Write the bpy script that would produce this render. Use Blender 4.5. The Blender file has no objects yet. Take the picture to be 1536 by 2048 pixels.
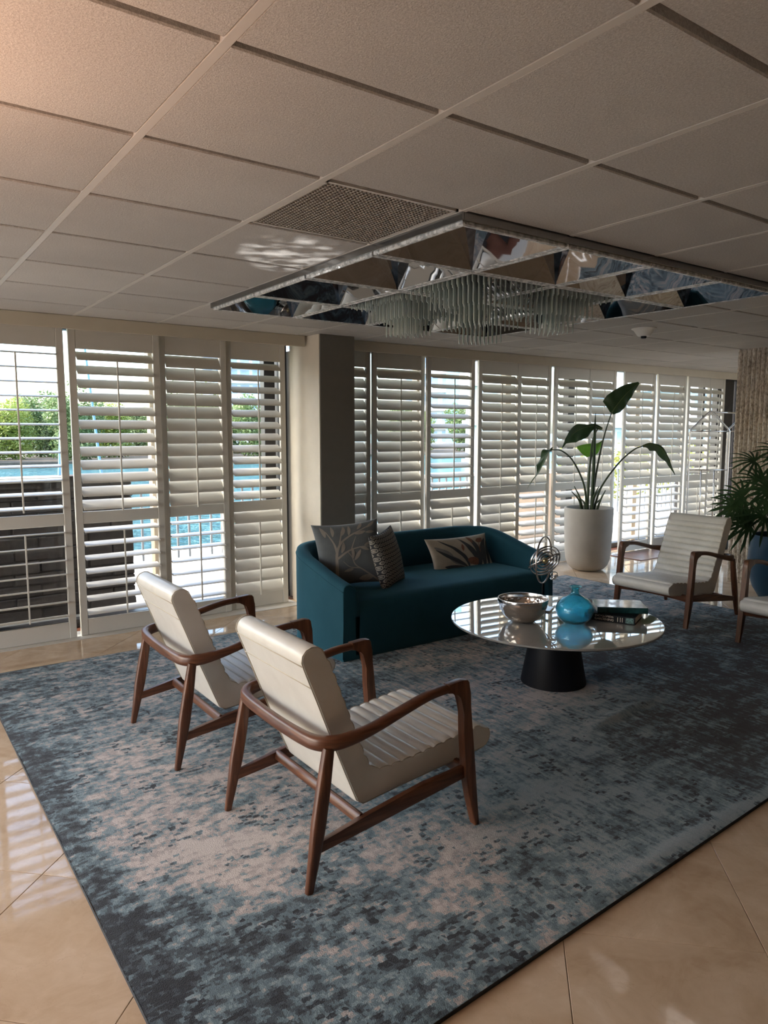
import bpy, bmesh, math, random
from mathutils import Vector, Matrix, Euler, noise as mnoise
SC = bpy.context.scene
COL = SC.collection
PI = math.pi
random.seed(7)
H = 2.42

# ------------------------------------------------------------------ camera, world, sun, exposure
CAMLOC = Vector((-0.6925, -1.5383, 1.5925))
cam = bpy.data.cameras.new('camera')
cam.sensor_fit = 'HORIZONTAL'
cam.sensor_width = 36.0
cam.lens = 1446.98 * 36.0 / 1536.0
cam.clip_start = 0.05
cam.clip_end = 2000
camo = bpy.data.objects.new('camera', cam)
COL.objects.link(camo)
camo.location = CAMLOC
camo.rotation_euler = (math.radians(90 - 6.4086), 0.0, -math.radians(35.7053))
SC.camera = camo

world = bpy.data.worlds.new('world')
SC.world = world
world.use_nodes = True
wn = world.node_tree
wn.nodes.clear()
wo = wn.nodes.new('ShaderNodeOutputWorld')
wb = wn.nodes.new('ShaderNodeBackground')
sky = wn.nodes.new('ShaderNodeTexSky')
sky.sky_type = 'NISHITA'
sky.sun_disc = False
sky.sun_elevation = math.radians(44)
sky.sun_rotation = math.radians(-69)
sky.altitude = 0
sky.air_density = 1.0
sky.dust_density = 3.0
sky.ozone_density = 0.6
wb.inputs['Strength'].default_value = 1.0
wn.links.new(sky.outputs[0], wb.inputs[0])
wn.links.new(wb.outputs[0], wo.inputs[0])

sun = bpy.data.lights.new('sun', 'SUN')
sun.energy = 3.6
sun.angle = math.radians(0.6)
sun.color = (1.0, 0.93, 0.82)
suno = bpy.data.objects.new('sun', sun)
COL.objects.link(suno)
SUNDIR = Vector((-0.90, 0.34, 0.95)).normalized()
suno.rotation_euler = SUNDIR.to_track_quat('Z', 'Y').to_euler()

SC.view_settings.view_transform = 'Standard'
SC.view_settings.look = 'None'
SC.view_settings.gamma = 1.0
SC.view_settings.use_curve_mapping = False
SC.view_settings.exposure = 0.24
try:
    SC.cycles.max_bounces = 10
    SC.cycles.diffuse_bounces = 5
    SC.cycles.glossy_bounces = 5
    SC.cycles.transmission_bounces = 8
    SC.cycles.transparent_max_bounces = 40
    SC.cycles.sample_clamp_indirect = 6.0
    SC.cycles.caustics_reflective = False
    SC.cycles.caustics_refractive = False
    SC.cycles.use_denoising = True
except Exception:
    pass

# ------------------------------------------------------------------ materials
def mk(name):
    m = bpy.data.materials.new(name)
    m.use_nodes = True
    nt = m.node_tree
    return m, nt, nt.nodes['Principled BSDF']

def L(nt, a, b):
    nt.links.new(a, b)

def N(nt, t, **kw):
    n = nt.nodes.new(t)
    for k, v in kw.items():
        setattr(n, k, v)
    return n

def ramp(nt, stops, interp='LINEAR'):
    r = nt.nodes.new('ShaderNodeValToRGB')
    r.color_ramp.interpolation = interp
    e = r.color_ramp.elements
    while len(e) < len(stops):
        e.new(0.5)
    for i, (p, c) in enumerate(stops):
        e[i].position = p
        e[i].color = (c[0], c[1], c[2], 1)
    return r

def math_n(nt, op, a, b=None, c=None, clamp=False):
    n = nt.nodes.new('ShaderNodeMath')
    n.operation = op
    n.use_clamp = clamp
    for i, v in enumerate((a, b, c)):
        if v is None:
            continue
        if isinstance(v, (int, float)):
            n.inputs[i].default_value = v
        else:
            nt.links.new(v, n.inputs[i])
    return n.outputs[0]

def noise_n(nt, vec, scale, detail=3, rough=0.55):
    n = nt.nodes.new('ShaderNodeTexNoise')
    n.inputs['Scale'].default_value = scale
    n.inputs['Detail'].default_value = detail
    n.inputs['Roughness'].default_value = rough
    if vec is not None:
        nt.links.new(vec, n.inputs['Vector'])
    return n

def mapping(nt, vec, loc=(0, 0, 0), rot=(0, 0, 0), scale=(1, 1, 1)):
    n = nt.nodes.new('ShaderNodeMapping')
    n.inputs['Location'].default_value = loc
    n.inputs['Rotation'].default_value = rot
    n.inputs['Scale'].default_value = scale
    nt.links.new(vec, n.inputs['Vector'])
    return n.outputs[0]

def objco(nt):
    return nt.nodes.new('ShaderNodeTexCoord').outputs['Object']

def bump(nt, bsdf, h, strength=0.2, dist=0.01):
    b = nt.nodes.new('ShaderNodeBump')
    b.inputs['Strength'].default_value = strength
    b.inputs['Distance'].default_value = dist
    nt.links.new(h, b.inputs['Height'])
    nt.links.new(b.outputs[0], bsdf.inputs['Normal'])

def simple(name, col, rough=0.5, metal=0.0, var=0.06, vscale=6.0, bscale=0, bstr=0.1, spec=0.5):
    m, nt, b = mk(name)
    co = objco(nt)
    n = noise_n(nt, co, vscale, 4)
    a = [max(0, c * (1 - var)) for c in col]
    z = [min(1, c * (1 + var)) for c in col]
    r = ramp(nt, [(0.3, a), (0.7, z)])
    L(nt, n.outputs[0], r.inputs[0])
    L(nt, r.outputs[0], b.inputs['Base Color'])
    b.inputs['Roughness'].default_value = rough
    b.inputs['Metallic'].default_value = metal
    b.inputs['Specular IOR Level'].default_value = spec
    if bscale:
        n2 = noise_n(nt, co, bscale, 3)
        bump(nt, b, n2.outputs[0], bstr, 0.004)
    return m

M = {}
M['shutter'] = simple('painted_shutter', (0.645, 0.612, 0.55), 0.38, var=0.02)
M['valance'] = simple('painted_valance', (0.56, 0.50, 0.39), 0.55, var=0.03)
M['column'] = simple('column_wallcover', (0.17, 0.155, 0.13), 0.75, var=0.04, vscale=14, bscale=220, bstr=0.15)
M['plaster'] = simple('cream_plaster', (0.66, 0.60, 0.50), 0.75, var=0.04, bscale=120, bstr=0.1)
M['backwall'] = simple('brown_wall', (0.26, 0.22, 0.18), 0.7)
M['bronze'] = simple('dark_window_metal', (0.035, 0.034, 0.036), 0.35, 0.3, var=0.2)
M['mullion'] = simple('beige_window_metal', (0.60, 0.50, 0.38), 0.45, var=0.05)
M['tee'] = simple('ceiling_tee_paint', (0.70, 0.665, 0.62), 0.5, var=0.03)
M['teeshade'] = simple('cross_tee_shade', (0.40, 0.36, 0.32), 0.7)  # darker than the main tees: shade of the recessed slot put into the colour
M['redwood'] = simple('reddish_wood', (0.16, 0.06, 0.035), 0.3, var=0.3, vscale=9)
M['black'] = simple('matte_black', (0.005, 0.006, 0.010), 0.5, var=0.15, spec=0.25)
M['chrome'] = simple('chrome', (0.80, 0.80, 0.80), 0.08, 1.0, var=0.02)
M['darkmirror'] = simple('smoked_mirror', (0.48, 0.48, 0.49), 0.02, 1.0, var=0.03)
M['nickel'] = simple('cart_metal', (0.55, 0.54, 0.53), 0.18, 1.0, var=0.03)
M['paper'] = simple('book_paper', (0.72, 0.67, 0.58), 0.8, var=0.08, vscale=60)
M['bookdark'] = simple('book_cover_black', (0.010, 0.013, 0.018), 0.5, var=0.2, spec=0.2)
M['whitepaint'] = simple('white_paint', (0.78, 0.77, 0.73), 0.5, var=0.03)
M['letter'] = simple('lettering_print', (0.92, 0.83, 0.72), 0.5, var=0.1, vscale=30)
M['detector'] = simple('detector_plastic', (0.88, 0.86, 0.82), 0.45, var=0.02)
M['soil'] = simple('potting_soil', (0.03, 0.022, 0.016), 0.9, var=0.5, vscale=40, bscale=90, bstr=0.6)
M['potwhite'] = simple('stoneware_pot', (0.38, 0.35, 0.31), 0.6, var=0.06, vscale=5, bscale=90, bstr=0.08)
M['potblue'] = simple('blue_glazed_pot', (0.020, 0.068, 0.118), 0.45, var=0.12, vscale=3, spec=0.25)
M['stem'] = simple('plant_stem', (0.035, 0.055, 0.02), 0.5, var=0.3)
M['pole'] = simple('blue_painted_pole', (0.16, 0.34, 0.60), 0.5, var=0.1)
M['terrace'] = simple('pale_terrace', (0.52, 0.49, 0.44), 0.7, var=0.06, bscale=30, bstr=0.1)
M['dock'] = simple('dock_timber', (0.60, 0.54, 0.46), 0.8, var=0.15)
M['trunk'] = simple('mangrove_bark', (0.10, 0.08, 0.06), 0.9, var=0.3)
M['peach'] = simple('peach_stucco', (0.78, 0.58, 0.44), 0.85, var=0.05, bscale=60, bstr=0.2)
M['gold'] = simple('aged_gold', (0.55, 0.42, 0.22), 0.3, 1.0, var=0.1)
M['tower'] = simple('tower_white', (0.72, 0.74, 0.76), 0.7, var=0.03)
M['towerglass'] = simple('tower_blue_glass', (0.34, 0.46, 0.62), 0.25, var=0.2, vscale=0.6)
M['cyan'] = simple('tower_cyan_panel', (0.30, 0.62, 0.70), 0.4, var=0.08)
M['rubber'] = simple('black_rubber', (0.015, 0.015, 0.015), 0.7)
M['carpetdeck'] = simple('cart_deck_carpet', (0.10, 0.02, 0.02), 0.95)

def m_wood(name, sc):
    m, nt, b = mk(name)
    co = objco(nt)
    n = noise_n(nt, mapping(nt, co, scale=sc), 1.6, 5, 0.62)
    n.inputs['Distortion'].default_value = 0.6
    n2 = noise_n(nt, co, 7, 3)
    mx = math_n(nt, 'MULTIPLY_ADD', n.outputs[0], 0.8, math_n(nt, 'MULTIPLY', n2.outputs[0], 0.2))
    r = ramp(nt, [(0.30, (0.042, 0.015, 0.008)), (0.5, (0.105, 0.039, 0.019)), (0.70, (0.19, 0.077, 0.038))])
    L(nt, mx, r.inputs[0])
    L(nt, r.outputs[0], b.inputs['Base Color'])
    b.inputs['Roughness'].default_value = 0.32
    bump(nt, b, n.outputs[0], 0.05, 0.002)
    return m
M['wood'] = m_wood('walnut_wood', (3, 3, 42))
M['woodleg'] = m_wood('walnut_wood_upright', (42, 42, 3))

def m_leather():
    m, nt, b = mk('cream_leather')
    co = objco(nt)
    n = noise_n(nt, co, 5, 3)
    r = ramp(nt, [(0.3, (0.58, 0.56, 0.515)), (0.7, (0.70, 0.68, 0.635))])
    L(nt, n.outputs[0], r.inputs[0])
    L(nt, r.outputs[0], b.inputs['Base Color'])
    b.inputs['Roughness'].default_value = 0.30
    v = nt.nodes.new('ShaderNodeTexVoronoi')
    v.inputs['Scale'].default_value = 260
    L(nt, co, v.inputs['Vector'])
    n2 = noise_n(nt, co, 30, 4)
    h = math_n(nt, 'MULTIPLY_ADD', v.outputs['Distance'], 0.35, n2.outputs[0])
    bump(nt, b, h, 0.12, 0.003)
    return m
M['leather'] = m_leather()
M['seam'] = simple('leather_seam', (0.46, 0.41, 0.33), 0.5)

def m_velvet():
    m, nt, b = mk('teal_velvet')
    co = objco(nt)
    n = noise_n(nt, co, 3.0, 4)
    r = ramp(nt, [(0.3, (0.010, 0.056, 0.080)), (0.7, (0.017, 0.076, 0.106))])
    L(nt, n.outputs[0], r.inputs[0])
    L(nt, r.outputs[0], b.inputs['Base Color'])
    b.inputs['Roughness'].default_value = 0.85
    b.inputs['Specular IOR Level'].default_value = 0.2
    b.inputs['Sheen Weight'].default_value = 0.35
    b.inputs['Sheen Roughness'].default_value = 0.35
    b.inputs['Sheen Tint'].default_value = (0.25, 0.6, 0.75, 1)
    n2 = noise_n(nt, co, 420, 2)
    bump(nt, b, n2.outputs[0], 0.15, 0.002)
    return m
M['velvet'] = m_velvet()

def m_fabric(name, col, sheen=0.2):
    m, nt, b = mk(name)
    co = objco(nt)
    n = noise_n(nt, co, 8, 4)
    r = ramp(nt, [(0.3, [c * 0.85 for c in col]), (0.7, [min(1, c * 1.15) for c in col])])
    L(nt, n.outputs[0], r.inputs[0])
    L(nt, r.outputs[0], b.inputs['Base Color'])
    b.inputs['Roughness'].default_value = 0.8
    b.inputs['Sheen Weight'].default_value = sheen
    n2 = noise_n(nt, mapping(nt, co, scale=(600, 600, 600)), 1.0, 2)
    bump(nt, b, n2.outputs[0], 0.2, 0.002)
    return m
M['pillowgrey'] = m_fabric('slate_pillow_fabric', (0.085, 0.095, 0.10), 0.3)
M['pillowtan'] = m_fabric('tan_pillow_fabric', (0.52, 0.46, 0.37), 0.1)
M['print_taupe'] = m_fabric('print_taupe', (0.23, 0.20, 0.17), 0.1)
M['print_slate'] = m_fabric('print_slate', (0.055, 0.062, 0.07), 0.1)
M['print_rust'] = m_fabric('print_rust', (0.26, 0.12, 0.08), 0.1)
M['print_grey'] = m_fabric('print_grey', (0.24, 0.24, 0.23), 0.1)
M['print_cream'] = m_fabric('print_cream', (0.50, 0.46, 0.38), 0.1)

def m_circles():
    m, nt, b = mk('ring_pattern_fabric')
    uv = nt.nodes.new('ShaderNodeTexCoord').outputs['UV']
    v = mapping(nt, uv, scale=(11, 13, 1))
    sx = nt.nodes.new('ShaderNodeSeparateXYZ')
    L(nt, v, sx.inputs[0])
    row = math_n(nt, 'FLOOR', sx.outputs[1])
    off = math_n(nt, 'MULTIPLY', math_n(nt, 'MODULO', row, 2.0), 0.5)
    fx = math_n(nt, 'SUBTRACT', math_n(nt, 'FRACT', math_n(nt, 'ADD', sx.outputs[0], off)), 0.5)
    fy = math_n(nt, 'SUBTRACT', math_n(nt, 'FRACT', sx.outputs[1]), 0.5)
    d = math_n(nt, 'SQRT', math_n(nt, 'ADD', math_n(nt, 'MULTIPLY', fx, fx), math_n(nt, 'MULTIPLY', fy, fy)))
    r = ramp(nt, [(0.0, (0.33, 0.30, 0.25)), (0.11, (0.03, 0.032, 0.035)), (0.25, (0.30, 0.275, 0.235)), (0.45, (0.02, 0.021, 0.024))], 'CONSTANT')
    L(nt, d, r.inputs[0])
    L(nt, r.outputs[0], b.inputs['Base Color'])
    b.inputs['Roughness'].default_value = 0.8
    n2 = noise_n(nt, uv, 300, 2)
    bump(nt, b, n2.outputs[0], 0.15, 0.002)
    return m
M['circles'] = m_circles()

def m_ceiltile():
    m, nt, b = mk('acoustic_tile')
    co = nt.nodes.new('ShaderNodeNewGeometry').outputs['Position']
    oi = nt.nodes.new('ShaderNodeObjectInfo')
    n = noise_n(nt, co, 150, 4, 0.8)
    n3 = noise_n(nt, co, 1.6, 3)
    s = math_n(nt, 'ADD', math_n(nt, 'MULTIPLY', n.outputs[0], 0.75), math_n(nt, 'MULTIPLY', n3.outputs[0], 0.20))
    s = math_n(nt, 'ADD', s, math_n(nt, 'MULTIPLY', oi.outputs['Random'], 0.10))
    r = ramp(nt, [(0.36, (0.46, 0.434, 0.41)), (0.52, (0.59, 0.562, 0.535)), (0.66, (0.74, 0.712, 0.68))])
    L(nt, s, r.inputs[0])
    L(nt, r.outputs[0], b.inputs['Base Color'])
    b.inputs['Roughness'].default_value = 0.85
    n2 = noise_n(nt, co, 240, 3, 0.7)
    bump(nt, b, n2.outputs[0], 0.6, 0.004)
    return m
M['ceiltile'] = m_ceiltile()

def m_marble():
    m, nt, b = mk('polished_travertine')
    co = nt.nodes.new('ShaderNodeNewGeometry').outputs['Position']
    oi = nt.nodes.new('ShaderNodeObjectInfo')
    va = nt.nodes.new('ShaderNodeVectorMath')
    va.operation = 'MULTIPLY_ADD'
    va.inputs[1].default_value = (1, 1, 1)
    L(nt, co, va.inputs[0])
    cx = nt.nodes.new('ShaderNodeCombineXYZ')
    L(nt, math_n(nt, 'MULTIPLY', oi.outputs['Random'], 37.0), cx.inputs[2])
    L(nt, cx.outputs[0], va.inputs[2])
    n1 = noise_n(nt, va.outputs[0], 2.2, 6, 0.6)
    n1.inputs['Distortion'].default_value = 1.2
    n2 = noise_n(nt, va.outputs[0], 9.0, 5, 0.6)
    n2.inputs['Distortion'].default_value = 2.0
    s = math_n(nt, 'ADD', math_n(nt, 'MULTIPLY', n1.outputs[0], 0.75), math_n(nt, 'MULTIPLY', n2.outputs[0], 0.25))
    r = ramp(nt, [(0.30, (0.46, 0.33, 0.215)), (0.46, (0.58, 0.435, 0.30)), (0.58, (0.65, 0.505, 0.365)), (0.72, (0.77, 0.65, 0.51))])
    L(nt, s, r.inputs[0])
    # thin darker veins
    vn = nt.nodes.new('ShaderNodeTexVoronoi')
    vn.feature = 'DISTANCE_TO_EDGE'
    vn.inputs['Scale'].default_value = 3.2
    dv = nt.nodes.new('ShaderNodeVectorMath')
    dv.operation = 'MULTIPLY_ADD'
    dv.inputs[1].default_value = (0.5, 0.5, 0.5)
    L(nt, n1.outputs['Color'], dv.inputs[0])
    L(nt, va.outputs[0], dv.inputs[2])
    L(nt, dv.outputs[0], vn.inputs['Vector'])
    vm = nt.nodes.new('ShaderNodeMix')
    vm.data_type = 'RGBA'
    f = math_n(nt, 'MULTIPLY', math_n(nt, 'LESS_THAN', vn.outputs['Distance'], 0.004), math_n(nt, 'MULTIPLY', n2.outputs[0], 0.25))
    L(nt, f, vm.inputs[0])
    L(nt, r.outputs[0], vm.inputs[6])
    vm.inputs[7].default_value = (0.30, 0.19, 0.11, 1)
    L(nt, vm.outputs[2], b.inputs['Base Color'])
    b.inputs['Roughness'].default_value = 0.045
    b.inputs['Specular IOR Level'].default_value = 0.42
    n4 = noise_n(nt, co, 22, 2)
    bump(nt, b, n4.outputs[0], 0.035, 0.004)
    return m
M['marble'] = m_marble()
M['grout'] = simple('tile_grout', (0.30, 0.22, 0.15), 0.9)

def m_rug():
    m, nt, b = mk('distressed_rug')
    co = objco(nt)
    # woven, slightly jagged cells
    sn = nt.nodes.new('ShaderNodeVectorMath')
    sn.operation = 'SNAP'
    sn.inputs[1].default_value = (0.007, 0.010, 1.0)
    wob = noise_n(nt, co, 60, 2)
    wv = nt.nodes.new('ShaderNodeVectorMath')
    wv.operation = 'MULTIPLY_ADD'
    wv.inputs[1].default_value = (0.020, 0.016, 0)
    L(nt, wob.outputs['Color'], wv.inputs[0])
    L(nt, co, wv.inputs[2])
    L(nt, wv.outputs[0], sn.inputs[0])
    P = sn.outputs[0]
    sep = nt.nodes.new('ShaderNodeSeparateXYZ')
    L(nt, co, sep.inputs[0])
    mr = nt.nodes.new('ShaderNodeMapRange')
    mr.inputs[1].default_value = 0.6
    mr.inputs[2].default_value = 1.8
    L(nt, sep.outputs[0], mr.inputs[0])
    side = mr.outputs[0]
    nA = noise_n(nt, mapping(nt, P, scale=(1.0, 1.6, 1)), 15.0, 8, 0.66)      # ragged patches
    nC = noise_n(nt, mapping(nt, P, loc=(9, 4, 0), scale=(1.0, 1.7, 1)), 3.6, 8, 0.70)
    nB = noise_n(nt, mapping(nt, P, loc=(3, 1, 0), scale=(30, 4.5, 1)), 1.5, 8, 0.70)   # streaks along y
    nL = noise_n(nt, mapping(nt, co, loc=(5, 2, 0)), 0.9, 3)
    fm = nt.nodes.new('ShaderNodeMix')
    L(nt, math_n(nt, 'MULTIPLY_ADD', side, 0.50, 0.16), fm.inputs[0])
    L(nt, nA.outputs[0], fm.inputs[2])
    L(nt, nB.outputs[0], fm.inputs[3])
    v = fm.outputs[0]
    v = math_n(nt, 'ADD', math_n(nt, 'MULTIPLY', math_n(nt, 'SUBTRACT', v, 0.5), 2.0), 0.49)
    v = math_n(nt, 'ADD', v, math_n(nt, 'MULTIPLY', math_n(nt, 'SUBTRACT', nC.outputs[0], 0.5), 1.35))
    v = math_n(nt, 'ADD', v, math_n(nt, 'MULTIPLY', math_n(nt, 'SUBTRACT', nL.outputs[0], 0.5), 0.30))
    # broad woven colour areas
    zones = [((0.40, 1.35), (0.70, 1.00), 0.155), ((0.55, 2.95), (0.55, 0.75), 0.09), ((0.98, 0.45), (0.36, 0.40), 0.16),
             ((0.30, 0.85), (0.35, 0.30), 0.10),
             ((2.50, 1.80), (0.80, 0.95), 0.15), ((2.75, 1.10), (0.5, 0.45), 0.10), ((5.1, 2.8), (1.0, 1.1), 0.12),
             ((1.75, 0.75), (0.9, 1.0), 0.05), ((2.0, -0.07), (0.75, 0.05), 0.25), 
             ((-0.15, 1.5), (0.16, 1.9), -0.22), ((0.05, 0.35), (0.36, 0.55), -0.10), ((0.5, -0.1), (0.6, 0.25), -0.06),
             ((2.75, 0.50), (0.9, 0.5), -0.15), ((4.25, 1.15), (1.6, 1.2), -0.13), ((3.4, 0.0), (1.6, 0.5), -0.08)]
    for (cx, cy), (rx, ry), a in zones:
        g = nt.nodes.new('ShaderNodeTexGradient')
        g.gradient_type = 'SPHERICAL'
        L(nt, mapping(nt, co, loc=(-cx / rx, -cy / ry, 0), scale=(1 / rx, 1 / ry, 0)), g.inputs[0])
        gs = math_n(nt, 'MINIMUM', math_n(nt, 'MULTIPLY', g.outputs['Fac'], 1.8), 1.0)
        v = math_n(nt, 'MULTIPLY_ADD', gs, a, v)
    # scattered dark knots: small woven rectangles
    s2 = nt.nodes.new('ShaderNodeVectorMath')
    s2.operation = 'SNAP'
    s2.inputs[1].default_value = (0.026, 0.015, 1.0)
    L(nt, wv.outputs[0], s2.inputs[0])
    wh = nt.nodes.new('ShaderNodeTexWhiteNoise')
    wh.noise_dimensions = '2D'
    L(nt, s2.outputs[0], wh.inputs['Vector'])
    cl = noise_n(nt, mapping(nt, co, loc=(2, 7, 0)), 4.5, 3, 0.6)
    kz = math_n(nt, 'GREATER_THAN', math_n(nt, 'ADD', wh.outputs['Value'], math_n(nt, 'MULTIPLY', math_n(nt, 'SUBTRACT', cl.outputs[0], 0.5), 2.0)), 1.02)
    v = math_n(nt, 'SUBTRACT', v, math_n(nt, 'MULTIPLY', kz, 0.30))
    r = ramp(nt, [(0.08, (0.020, 0.025, 0.033)), (0.22, (0.030, 0.038, 0.048)), (0.25, (0.050, 0.068, 0.084)), (0.36, (0.060, 0.083, 0.100)),
                  (0.39, (0.110, 0.160, 0.188)), (0.49, (0.135, 0.195, 0.225)), (0.53, (0.200, 0.275, 0.312)), (0.60, (0.235, 0.295, 0.325)),
                  (0.63, (0.350, 0.322, 0.315)), (0.72, (0.415, 0.378, 0.365)), (0.80, (0.53, 0.485, 0.460))])
    L(nt, v, r.inputs[0])
    # charcoal-brown rather than slate at the right-hand side
    mr2 = nt.nodes.new('ShaderNodeMapRange')
    mr2.inputs[1].default_value = 2.0
    mr2.inputs[2].default_value = 3.4
    L(nt, sep.outputs[0], mr2.inputs[0])
    cm = nt.nodes.new('ShaderNodeMix')
    cm.data_type = 'RGBA'
    darkf = math_n(nt, 'MULTIPLY', math_n(nt, 'LESS_THAN', v, 0.40), math_n(nt, 'MULTIPLY', mr2.outputs[0], 0.65))
    L(nt, darkf, cm.inputs[0])
    L(nt, r.outputs[0], cm.inputs[6])
    cm.inputs[7].default_value = (0.055, 0.050, 0.055, 1)
    # the blue field between the tables and the near edge: beige turned pale blue, blue yarn and bluish light both in the colour
    mr3 = nt.nodes.new('ShaderNodeMapRange')
    mr3.inputs[1].default_value = 1.05
    mr3.inputs[2].default_value = 1.65
    L(nt, math_n(nt, 'ADD', sep.outputs[0], math_n(nt, 'MULTIPLY', math_n(nt, 'SUBTRACT', nC.outputs[0], 0.5), 1.2)), mr3.inputs[0])
    mr4 = nt.nodes.new('ShaderNodeMapRange')
    mr4.inputs[1].default_value = 1.25
    mr4.inputs[2].default_value = 0.75
    L(nt, math_n(nt, 'ADD', math_n(nt, 'MULTIPLY', sep.outputs[0], -0.15), math_n(nt, 'ADD', sep.outputs[1], math_n(nt, 'MULTIPLY', nC.outputs[0], 0.6))), mr4.inputs[0])
    bf = nt.nodes.new('ShaderNodeMix')
    bf.data_type = 'RGBA'
    L(nt, math_n(nt, 'MULTIPLY', math_n(nt, 'MULTIPLY', mr3.outputs[0], mr4.outputs[0]), math_n(nt, 'MULTIPLY', math_n(nt, 'GREATER_THAN', v, 0.605), 0.85)), bf.inputs[0])
    L(nt, cm.outputs[2], bf.inputs[6])
    bf.inputs[7].default_value = (0.250, 0.325, 0.365, 1)
    # yarn-level speckle
    sp = noise_n(nt, co, 260, 2, 0.6)
    sc = math_n(nt, 'MULTIPLY_ADD', sp.outputs[0], 0.9, 0.72)
    mm = nt.nodes.new('ShaderNodeVectorMath')
    mm.operation = 'SCALE'
    L(nt, bf.outputs[2], mm.inputs[0])
    L(nt, sc, mm.inputs['Scale'])
    L(nt, mm.outputs[0], b.inputs['Base Color'])
    b.inputs['Roughness'].default_value = 0.9
    b.inputs['Specular IOR Level'].default_value = 0.15
    b.inputs['Sheen Weight'].default_value = 0.15
    h = math_n(nt, 'MULTIPLY_ADD', sp.outputs[0], 0.22, math_n(nt, 'MULTIPLY', v, 1.0))
    bump(nt, b, h, 1.0, 0.022)
    return m
M['rug'] = m_rug()
M['rugside'] = simple('rug_binding', (0.035, 0.042, 0.05), 0.9, var=0.3, vscale=60, bscale=200, bstr=0.5)

def m_tabletop():
    m, nt, b = mk('glossy_white_tabletop')
    co = objco(nt)
    n = noise_n(nt, co, 3, 5)
    r = ramp(nt, [(0.35, (0.62, 0.595, 0.55)), (0.6, (0.70, 0.675, 0.63))])
    L(nt, n.outputs[0], r.inputs[0])
    L(nt, r.outputs[0], b.inputs['Base Color'])
    b.inputs['Roughness'].default_value = 0.02
    b.inputs['IOR'].default_value = 2.6
    b.inputs['Metallic'].default_value = 0.5
    return m
M['tabletop'] = m_tabletop()

def m_hammered():
    m, nt, b = mk('hammered_nickel')
    co = objco(nt)
    n = noise_n(nt, co, 12, 3)
    r = ramp(nt, [(0.3, (0.55, 0.51, 0.47)), (0.7, (0.66, 0.62, 0.57))])
    L(nt, n.outputs[0], r.inputs[0])
    L(nt, r.outputs[0], b.inputs['Base Color'])
    b.inputs['Metallic'].default_value = 1
    b.inputs['Roughness'].default_value = 0.14
    v = nt.nodes.new('ShaderNodeTexVoronoi')
    v.inputs['Scale'].default_value = 42
    L(nt, co, v.inputs['Vector'])
    bump(nt, b, v.outputs['Distance'], 0.55, 0.006)
    return m
M['hammered'] = m_hammered()

def m_blueglass():
    m, nt, b = mk('turquoise_glass')
    co = objco(nt)
    n = noise_n(nt, co, 14, 3)
    r = ramp(nt, [(0.3, (0.16, 0.70, 0.90)), (0.7, (0.24, 0.78, 0.93))])
    L(nt, n.outputs[0], r.inputs[0])
    L(nt, r.outputs[0], b.inputs['Base Color'])
    b.inputs['Transmission Weight'].default_value = 0.88
    b.inputs['Roughness'].default_value = 0.03
    b.inputs['IOR'].default_value = 1.45
    v = noise_n(nt, co, 55, 3)
    bump(nt, b, v.outputs[0], 0.25, 0.006)
    return m
M['blueglass'] = m_blueglass()

def m_clear(name, tint, gl, rough):
    m = bpy.data.materials.new(name)
    m.use_nodes = True
    nt = m.node_tree
    nt.nodes.clear()
    o = nt.nodes.new('ShaderNodeOutputMaterial')
    mx = nt.nodes.new('ShaderNodeMixShader')
    t = nt.nodes.new('ShaderNodeBsdfTransparent')
    co = objco(nt)
    n = noise_n(nt, co, 4, 2)
    r = ramp(nt, [(0.3, tint), (0.7, [min(1, c * 1.03) for c in tint])])
    L(nt, n.outputs[0], r.inputs[0])
    L(nt, r.outputs[0], t.inputs[0])
    g = nt.nodes.new('ShaderNodeBsdfGlossy')
    g.inputs['Roughness'].default_value = rough
    fr = nt.nodes.new('ShaderNodeFresnel')
    fr.inputs[0].default_value = gl
    L(nt, fr.outputs[0], mx.inputs[0])
    L(nt, t.outputs[0], mx.inputs[1])
    L(nt, g.outputs[0], mx.inputs[2])
    L(nt, mx.outputs[0], o.inputs[0])
    return m
M['pane'] = m_clear('window_glass', (0.90, 0.95, 0.94), 1.35, 0.0)

def m_rod():
    m = m_clear('crystal_rod', (0.93, 0.97, 0.95), 1.9, 0.08)
    nt = m.node_tree
    out = [n for n in nt.nodes if n.type == 'OUTPUT_MATERIAL'][0]
    clear = out.inputs[0].links[0].from_node
    p = nt.nodes.new('ShaderNodeBsdfPrincipled')
    p.inputs['Base Color'].default_value = (0.80, 0.90, 0.85, 1)
    p.inputs['Roughness'].default_value = 0.10
    p.inputs['IOR'].default_value = 1.7
    mx = nt.nodes.new('ShaderNodeMixShader')
    mx.inputs[0].default_value = 0.42
    nt.links.new(clear.outputs[0], mx.inputs[1])
    nt.links.new(p.outputs[0], mx.inputs[2])
    nt.links.new(mx.outputs[0], out.inputs[0])
    return m
M['rod'] = m_rod()

def m_ribbed():
    m, nt, b = mk('split_face_stone')
    co = nt.nodes.new('ShaderNodeNewGeometry').outputs['Position']
    n = noise_n(nt, mapping(nt, co, scale=(1, 1, 0.55)), 55, 4, 0.7)
    n2 = noise_n(nt, co, 6, 3)
    s = math_n(nt, 'ADD', math_n(nt, 'MULTIPLY', n.outputs[0], 0.8), math_n(nt, 'MULTIPLY', n2.outputs[0], 0.2))
    r = ramp(nt, [(0.36, (0.30, 0.235, 0.175)), (0.46, (0.62, 0.54, 0.45)), (0.58, (0.90, 0.82, 0.72))])
    L(nt, s, r.inputs[0])
    L(nt, r.outputs[0], b.inputs['Base Color'])
    b.inputs['Roughness'].default_value = 0.9
    bump(nt, b, n.outputs[0], 0.9, 0.012)
    return m
M['ribbed'] = m_ribbed()

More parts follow.
